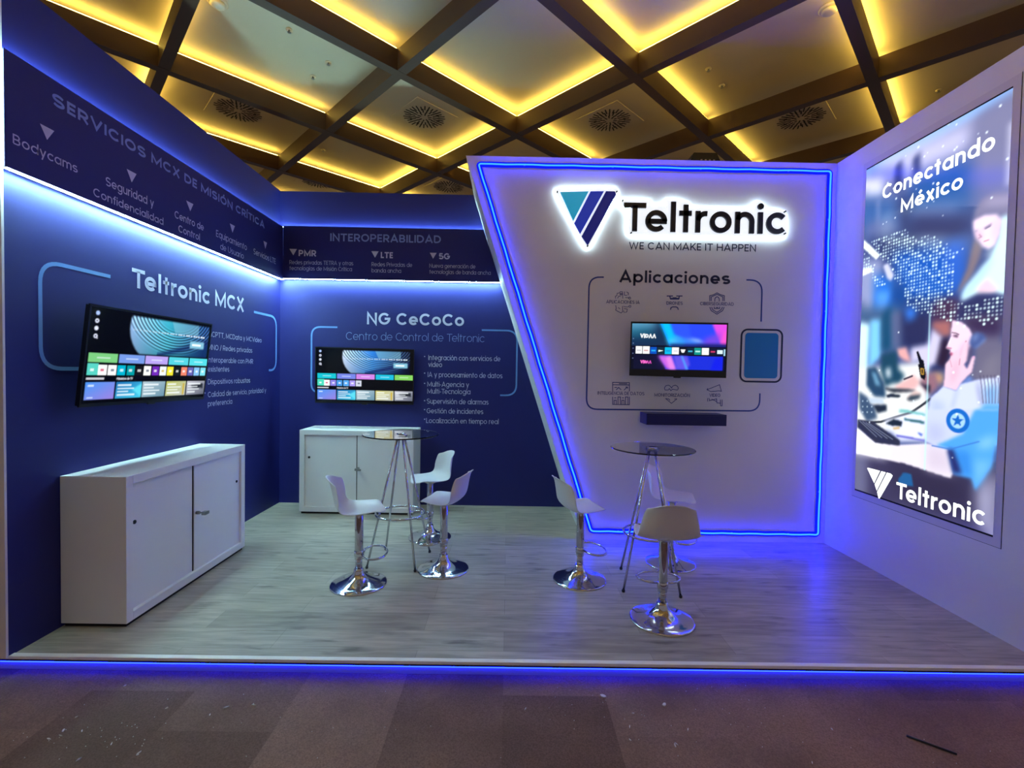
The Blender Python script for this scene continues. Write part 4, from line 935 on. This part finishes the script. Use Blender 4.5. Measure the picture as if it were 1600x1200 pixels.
    p(D((1165,480),(1330,470),(1240,640),(1165,755)), (125, 190, 245), 6, .8); p(D((900,368),(960,372),(1040,600),(955,595)), (40, 48, 110), 3); C.line(D((760,338),(930,372),(1200,300)), 2, (60, 120, 200), .8)
    ctr = Vector(D((1000,105))[0]); asp = (y0-y1)/(z1-z0)
    rr = abs(D((1000,220))[0][1]-ctr.y)*C.h
    C.disc(ctr.x, ctr.y, rr*C.w/C.h/asp*1.0, (24, 108, 196), 1, rr); C.disc(ctr.x, ctr.y, rr*.63*C.w/C.h/asp, (165, 206, 240), 1, rr*.63)
    st = []
    for k in range(10):
        a = pi/2+pi*k/5; r_ = rr*(.56 if k % 2 == 0 else .24); st.append((ctr.x+r_*math.cos(a)/C.h/asp, ctr.y-r_*math.sin(a)/C.h))
    p(st, (24, 104, 192))
    p(D((445,650),(490,590),(565,602),(585,720),(440,705)), (34, 96, 152), 1)
    C.line(Cc((740,120),(725,600),(705,1200))+D((690,560)), 3, (190, 240, 244), .6)
    # dotted world map
    dots = [B((400,380),(520,350),(560,420),(640,440),(700,400),(790,400),(870,500),(1000,560),(960,700),(980,960),(900,1000),(760,1160),(640,1130),(510,1060),(510,900),(400,820),(380,680),(260,620),(190,460)),
            B((105,610),(190,620),(190,700),(105,720)), B((195,700),(330,880),(230,880),(195,820)), Cc((760,0),(1060,0),(1050,220),(880,180),(760,140)), Cc((1000,50),(1230,0),(1430,-40),(1430,130),(1310,260),(1180,180),(1000,190))]
    msk = np.zeros(C.X.shape)
    for P in dots: msk = np.maximum(msk, C.pmask(P))
    random.seed(3); n = 46; du = 1/n; dv = du*asp
    for i in range(n):
        for j in range(int(1/dv)):
            x, y = (i+.5)*du, (j+.5)*dv
            if msk[min(C.h-1, int(y*C.h)), min(C.w-1, int(x*C.w))] > .5 and random.random() < .88:
                big = random.random(); C_disc(C, x, y, 1.15+.75*big, (225, 250, 255), .5+.5*big)
    for k in range(70):
        x, y = random.random(), random.random()**1.6*.85; C_disc(C, x, y, .8+1.1*random.random(), (235, 245, 255), .9)
    # finished print
    return C
def C_disc(C, x, y, r, c, al):
    X0, X1 = max(0, int(x*C.w-r-2)), min(C.w, int(x*C.w+r+3)); Y0, Y1 = max(0, int(y*C.h-r-2)), min(C.h, int(y*C.h+r+3))
    if X1 <= X0 or Y1 <= Y0: return
    d = np.hypot((C.X[Y0:Y1, X0:X1]-x)*C.w, (C.Y[Y0:Y1, X0:X1]-y)*C.h); m = (np.clip(r-d+.5, 0, 1)*al)[..., None]
    C.a[Y0:Y1, X0:X1] = C.a[Y0:Y1, X0:X1]*(1-m)+np.array(c, float)*m
rel = Vector((XR-.0018, (y0+y1)/2, (z0+z1)/2)) - LB.location
poster().mesh('poster_print', MT['poster'], (rel, Vector((0,-1,0)), Vector((0,0,1)), Vector((-1,0,0))), y0-y1, z1-z0, LB, 0.0, .28)
PLN['R'] = (Vector((XR-.002, 0, 0)), Vector((0,-1,0)), Vector((0,0,1)), Vector((-1,0,0)), 0)
line_on(MB(), 'R', 'Conectando', (1379, 309), (1554.5, 236), 21, .13).build('title_lettering', MT['boxw'], LB)
line_on(MB(), 'R', 'México', (1407.5, 331.5), (1504.5, 294), 20.5, .13).build('title_lettering', MT['boxw'], LB)
line_on(MB(), 'R', 'Teltronic', (1400, 780), (1538.5, 819.5), 25, .122).build('logo_lettering', MT['boxw'], LB)
c6 = lambda x, y: uv('R', 1330+x/6, 640+y/6)
m = MB(); F6 = PLN['R'][:4]
m.sheet([c6(150,548), c6(160,545), c6(272,574), c6(216,690)], F6, .0012); m.sheet([c6(284,577), c6(326,588), c6(240,760), c6(221,700)], F6, .0012); m.sheet([c6(336,590), c6(372,600), c6(390,618), c6(385,632), c6(268,834), c6(258,834), c6(244,772)], F6, .0012)
m.build('logo_triangle', MT['boxw'], LB)

# ---------------------------------------------------------------- white cabinets with sliding doors
def cabinet(label, loc, rotz, w, d, hgt, key_left):
    """front faces local -Y, centred in x on loc, back at y = d"""
    t = thing('cabinet', label, 'cabinet', loc, rotz)
    fr, z0 = .05, .022
    m = MB(); m.box((-w/2, 0, z0), (-w/2+fr, d, hgt)); m.box((w/2-fr, 0, z0), (w/2, d, hgt)); m.box((-w/2+fr, 0, hgt-fr), (w/2-fr, d, hgt)); m.box((-w/2+fr, 0, z0), (w/2-fr, d, z0+fr)); m.box((-w/2+fr, d-.02, z0+fr), (w/2-fr, d, hgt-fr))
    m.build('carcass', MT['cab'], t, True, bevel=.0025)
    MB().box((-w/2+.015, .015, 0), (w/2-.015, d-.01, z0)).build('shadow_gap_block', MT['dark'], t, True)  # near-black block, the shadow gap under the carcass put into its colour
    MB().box((-.007, .024, z0+fr), (.007, .034, hgt-fr)).build('door_gap', MT['dark'], t, True)
    a = MB().box((-w/2+fr, .026, z0+fr), (-.004, .040, hgt-fr)).build('door', MT['cab'], t, True); b = MB().box((.003, .018, z0+fr), (w/2-fr, .026, hgt-fr)).build('door', MT['cab'], t, True)
    MB().tube([(-w/2+fr+.04, .022, hgt*.67), (-w/2+fr+.04, .0275, hgt*.67)], .012, 16).build('finger_hole', MT['dark'], a, True)
    MB().tube([(w/2-fr-.04, .014, hgt*.67), (w/2-fr-.04, .0195, hgt*.67)], .010, 16).build('finger_hole', MT['dark'], b, True)
    lk = MB().tube([(.018, .012, hgt*.55), (.018, -.010, hgt*.55)], .012, 14).build('lock', MT['steel'], b, True)
    m = MB(); m.box((.016, -.035, hgt*.55-.004), (.020, -.010, hgt*.55+.004)); m.box((.0, -.060, hgt*.55-.012), (.036, -.033, hgt*.55+.010)); m.box((.02, -.050, hgt*.55-.016), (.062, -.046, hgt*.55+.004)); m.build('keys', MT['steel'], t, True)
    return t
cabinet('long low white cabinet with sliding doors under the left wall screen', (-2.152, 3.242, 0), pi/2, 1.195, .372, .866, True)
cabinet('white sliding door cabinet against the back wall under the screen', (-1.548, 4.795, 0), 0, 1.17, .378, .866, True)

# ---------------------------------------------------------------- high tables
def table(label, loc, rotz, H):
    t = thing('bar_table', label, 'table', loc, rotz, 'round glass bar tables')
    MB().lathe([(.0, H-.010), (.288, H-.010), (.292, H-.008), (.294, H-.005), (.292, H-.002), (.288, H), (.0, H)], seg=72, smooth=False).build('glass_top', MT['glass'], t, True)
    MB().lathe([(.045, H-.030), (.048, H-.0115), (.02, H-.0112)], seg=28).build('hub', MT['chrome'], t, True)
    MB().lathe([(.012, H+.0008), (.034, H+.0008), (.034, H+.004), (.028, H+.006)], seg=28).build('top_cap', MT['chrome'], t, True)
    for k in range(4):
        a = pi/4+k*pi/2; c, s = math.cos(a), math.sin(a)
        lg = MB().tube([(.028*c, .028*s, H-.02), (.265*c, .265*s, .008)], .0085, 12).build('leg', MT['chrome'], t, True)
        MB().lathe([(.011, 0), (.012, .012), (.009, .018)], (.265*c, .265*s, 0), 12).build('foot_cap', MT['black'], lg, True)
    R = .028+(.265-.028)*(1-.375/H)+.010
    MB().tube([(R*math.cos(2*pi*k/48), R*math.sin(2*pi*k/48), .375) for k in range(48)], .008, 10, True).build('foot_ring', MT['chrome'], t, True)
    return t
T1 = table('glass bar table in front of the back wall cabinet', (-.833, 3.654, 0), math.radians(-7), 1.0)
T2 = dup(T1, (1.035, 3.32, 0), math.radians(-11), 'glass bar table in front of the white wall', 'round glass bar tables')
T2.scale = (1, 1, .975)

# ---------------------------------------------------------------- bar stools
def seat_shell():
    prof = [(.178, .508), (.165, .518), (.13, .524), (.07, .519), (.0, .513), (-.06, .515), (-.105, .526), (-.137, .551), (-.156, .588), (-.168, .634), (-.178, .680), (-.190, .728), (-.205, .755), (-.222, .765)]
    half = [.085, .125, .150, .170, .182, .186, .186, .183, .177, .168, .156, .142, .124, .102]
    nv = 14; vs = []; fs = []; n = len(prof)
    for k, ((x, z), hw) in enumerate(zip(prof, half)):
        up = max(0, min(1, (k-5)/4))
        for q in range(nv+1):
            v = -1+2*q/nv; bow = abs(v)**2.4
            vs.append((x + .055*bow*up - (0 if k > 1 else .05*bow*(1-k*.5)), hw*v, z + (.026*bow)*(1-up)*(1 if k > 1 else .5) - (.03*bow*up if k > 11 else 0)))
    for k in range(n-1):
        for q in range(nv):
            a = k*(nv+1)+q; fs.append((a, a+1, a+nv+2, a+nv+1))
    return MB().add(vs, fs, True)
def stool(label, loc, ang):
    t = thing('bar_stool', label, 'bar stool', loc, math.radians(ang), 'white chrome bar stools')
    MB().lathe([(.192, .0), (.192, .006), (.185, .010), (.150, .017), (.105, .030), (.070, .048), (.046, .070), (.034, .092), (.030, .112)], seg=48).build('base', MT['chrome'], t, True)
    MB().lathe([(.0235, .105), (.0235, .20)], seg=24).build('lower_column', MT['chrome'], t, True)
    MB().lathe([(.026, .172), (.0285, .176), (.0285, .500), (.026, .508)], seg=24).build('outer_sleeve', MT['chrome'], t, True)
    P = [(.028, -.022, .215)] + [(.105+.085*math.cos(a), .132*math.sin(a), .215) for a in [math.radians(-150+300*k/30) for k in range(31)]] + [(.028, .022, .215)]
    fr = MB().tube(P, .008, 10).build('footrest', MT['chrome'], t, True)
    MB().lathe([(.030, .195), (.033, .200), (.033, .232), (.030, .236)], seg=24).add([], []).build('footrest_collar', MT['chrome'], fr, True)
    MB().lathe([(.030, .486), (.060, .503), (.062, .510)], seg=24).build('seat_mount', MT['chrome'], t, True)
    seat_shell().build('seat_shell', MT['seat'], t, True, solid=.007, subsurf=1)
    return t
S1 = stool('white bar stool left of the left glass table, facing right, nearest the long cabinet', (-1.022, 3.238, 0), 12)
for lab, x, y, a in (('white bar stool right of the left glass table, facing left', -.468, 3.502, 166),
                     ('white bar stool behind the left glass table, closest to the back wall', -.684, 4.175, 212),
                     ('white bar stool left of the right glass table, facing right beside the slanted neon', .540, 3.359, 16),
                     ('white bar stool behind the right glass table, closest to the white wall', 1.312, 3.672, -32),
                     ('white bar stool in front with its back turned, nearest the platform edge', .963, 2.816, 87)):
    dup(S1, (x, y, 0), math.radians(a), lab, 'white chrome bar stools')

# ---------------------------------------------------------------- litter on the carpet
random.seed(11)
zc = -PH
def scrap(px, py, s, label=None, thin=.8):
    c = at(px, py, 2, zc); m = MB(); a = random.random()*6; n = random.choice((4, 5, 6))
    P = [(s*1.3*(.6+.5*random.random())*math.cos(2*pi*k/n), s*thin*(.6+.5*random.random())*math.sin(2*pi*k/n)) for k in range(n)]
    P = [(c.x+x*math.cos(a)-y*math.sin(a), c.y+x*math.sin(a)+y*math.cos(a)) for x, y in P]
    m.add([(x, y, zc+.002+.004*random.random()) for x, y in P]+[(x, y, zc+.0005) for x, y in P], [list(range(n)), list(range(2*n-1, n-1, -1))]+[(k, n+k, n+(k+1) % n, (k+1) % n)[::-1] for k in range(n)])
    return tag(m.build('paper_scrap', MT['paper']), label or 'tiny white paper scrap on the brown carpet in front of the stand', 'scrap', 'white scraps on the carpet')
scrap(943, 1088, .013, 'white folded scrap on the carpet in front of the left of the right hand stools'); scrap(1038, 1102, .012, 'square white scrap on the carpet in front of the stool seen from behind')
for px, py in ((174, 1163), (119, 1121), (217, 1177), (215, 1180), (123, 1187), (328, 1117), (353, 1106), (397, 1102), (395, 1101), (95, 1150), (76, 1155), (99, 1142), (128, 1143), (989, 1115), (984, 1136), (1057, 1163), (1300, 1140), (821, 1108), (260, 1107), (1055, 1165), (195, 1072), (1269, 1192), (985, 1157), (1075, 1140)):
    scrap(px, py, .0048+.005*random.random(), None, .38)
m = MB()
for k in range(110):
    px, py = random.choice(((random.uniform(60, 260), random.uniform(1120, 1170)), (random.uniform(0, 1600), random.uniform(1066, 1196)), (random.uniform(850, 1200), random.uniform(1070, 1140))))
    c = at(px, py, 2, zc); s = .0013+.0012*random.random()
    m.add([(c.x-s, c.y-s, zc), (c.x+s, c.y-s*.4, zc), (c.x, c.y+s, zc), (c.x, c.y, zc+s*1.6)], [(0,1,3),(1,2,3),(2,0,3),(0,2,1)])
tag(m.build('crumbs', MT['paper']), 'fine pale crumbs sprinkled over the brown carpet', 'litter', None, 'stuff')
a = at(1416, 1151, 2, zc); b = at(1495, 1180, 2, zc)
tag(MB().tube([(a.x, a.y, zc+.005), ((a.x+b.x)/2, (a.y+b.y)/2, zc+.005), (b.x, b.y, zc+.005)], .0045, 8).build('dark_stick', MT['black']), 'thin dark stick lying on the carpet at lower right', 'stick')
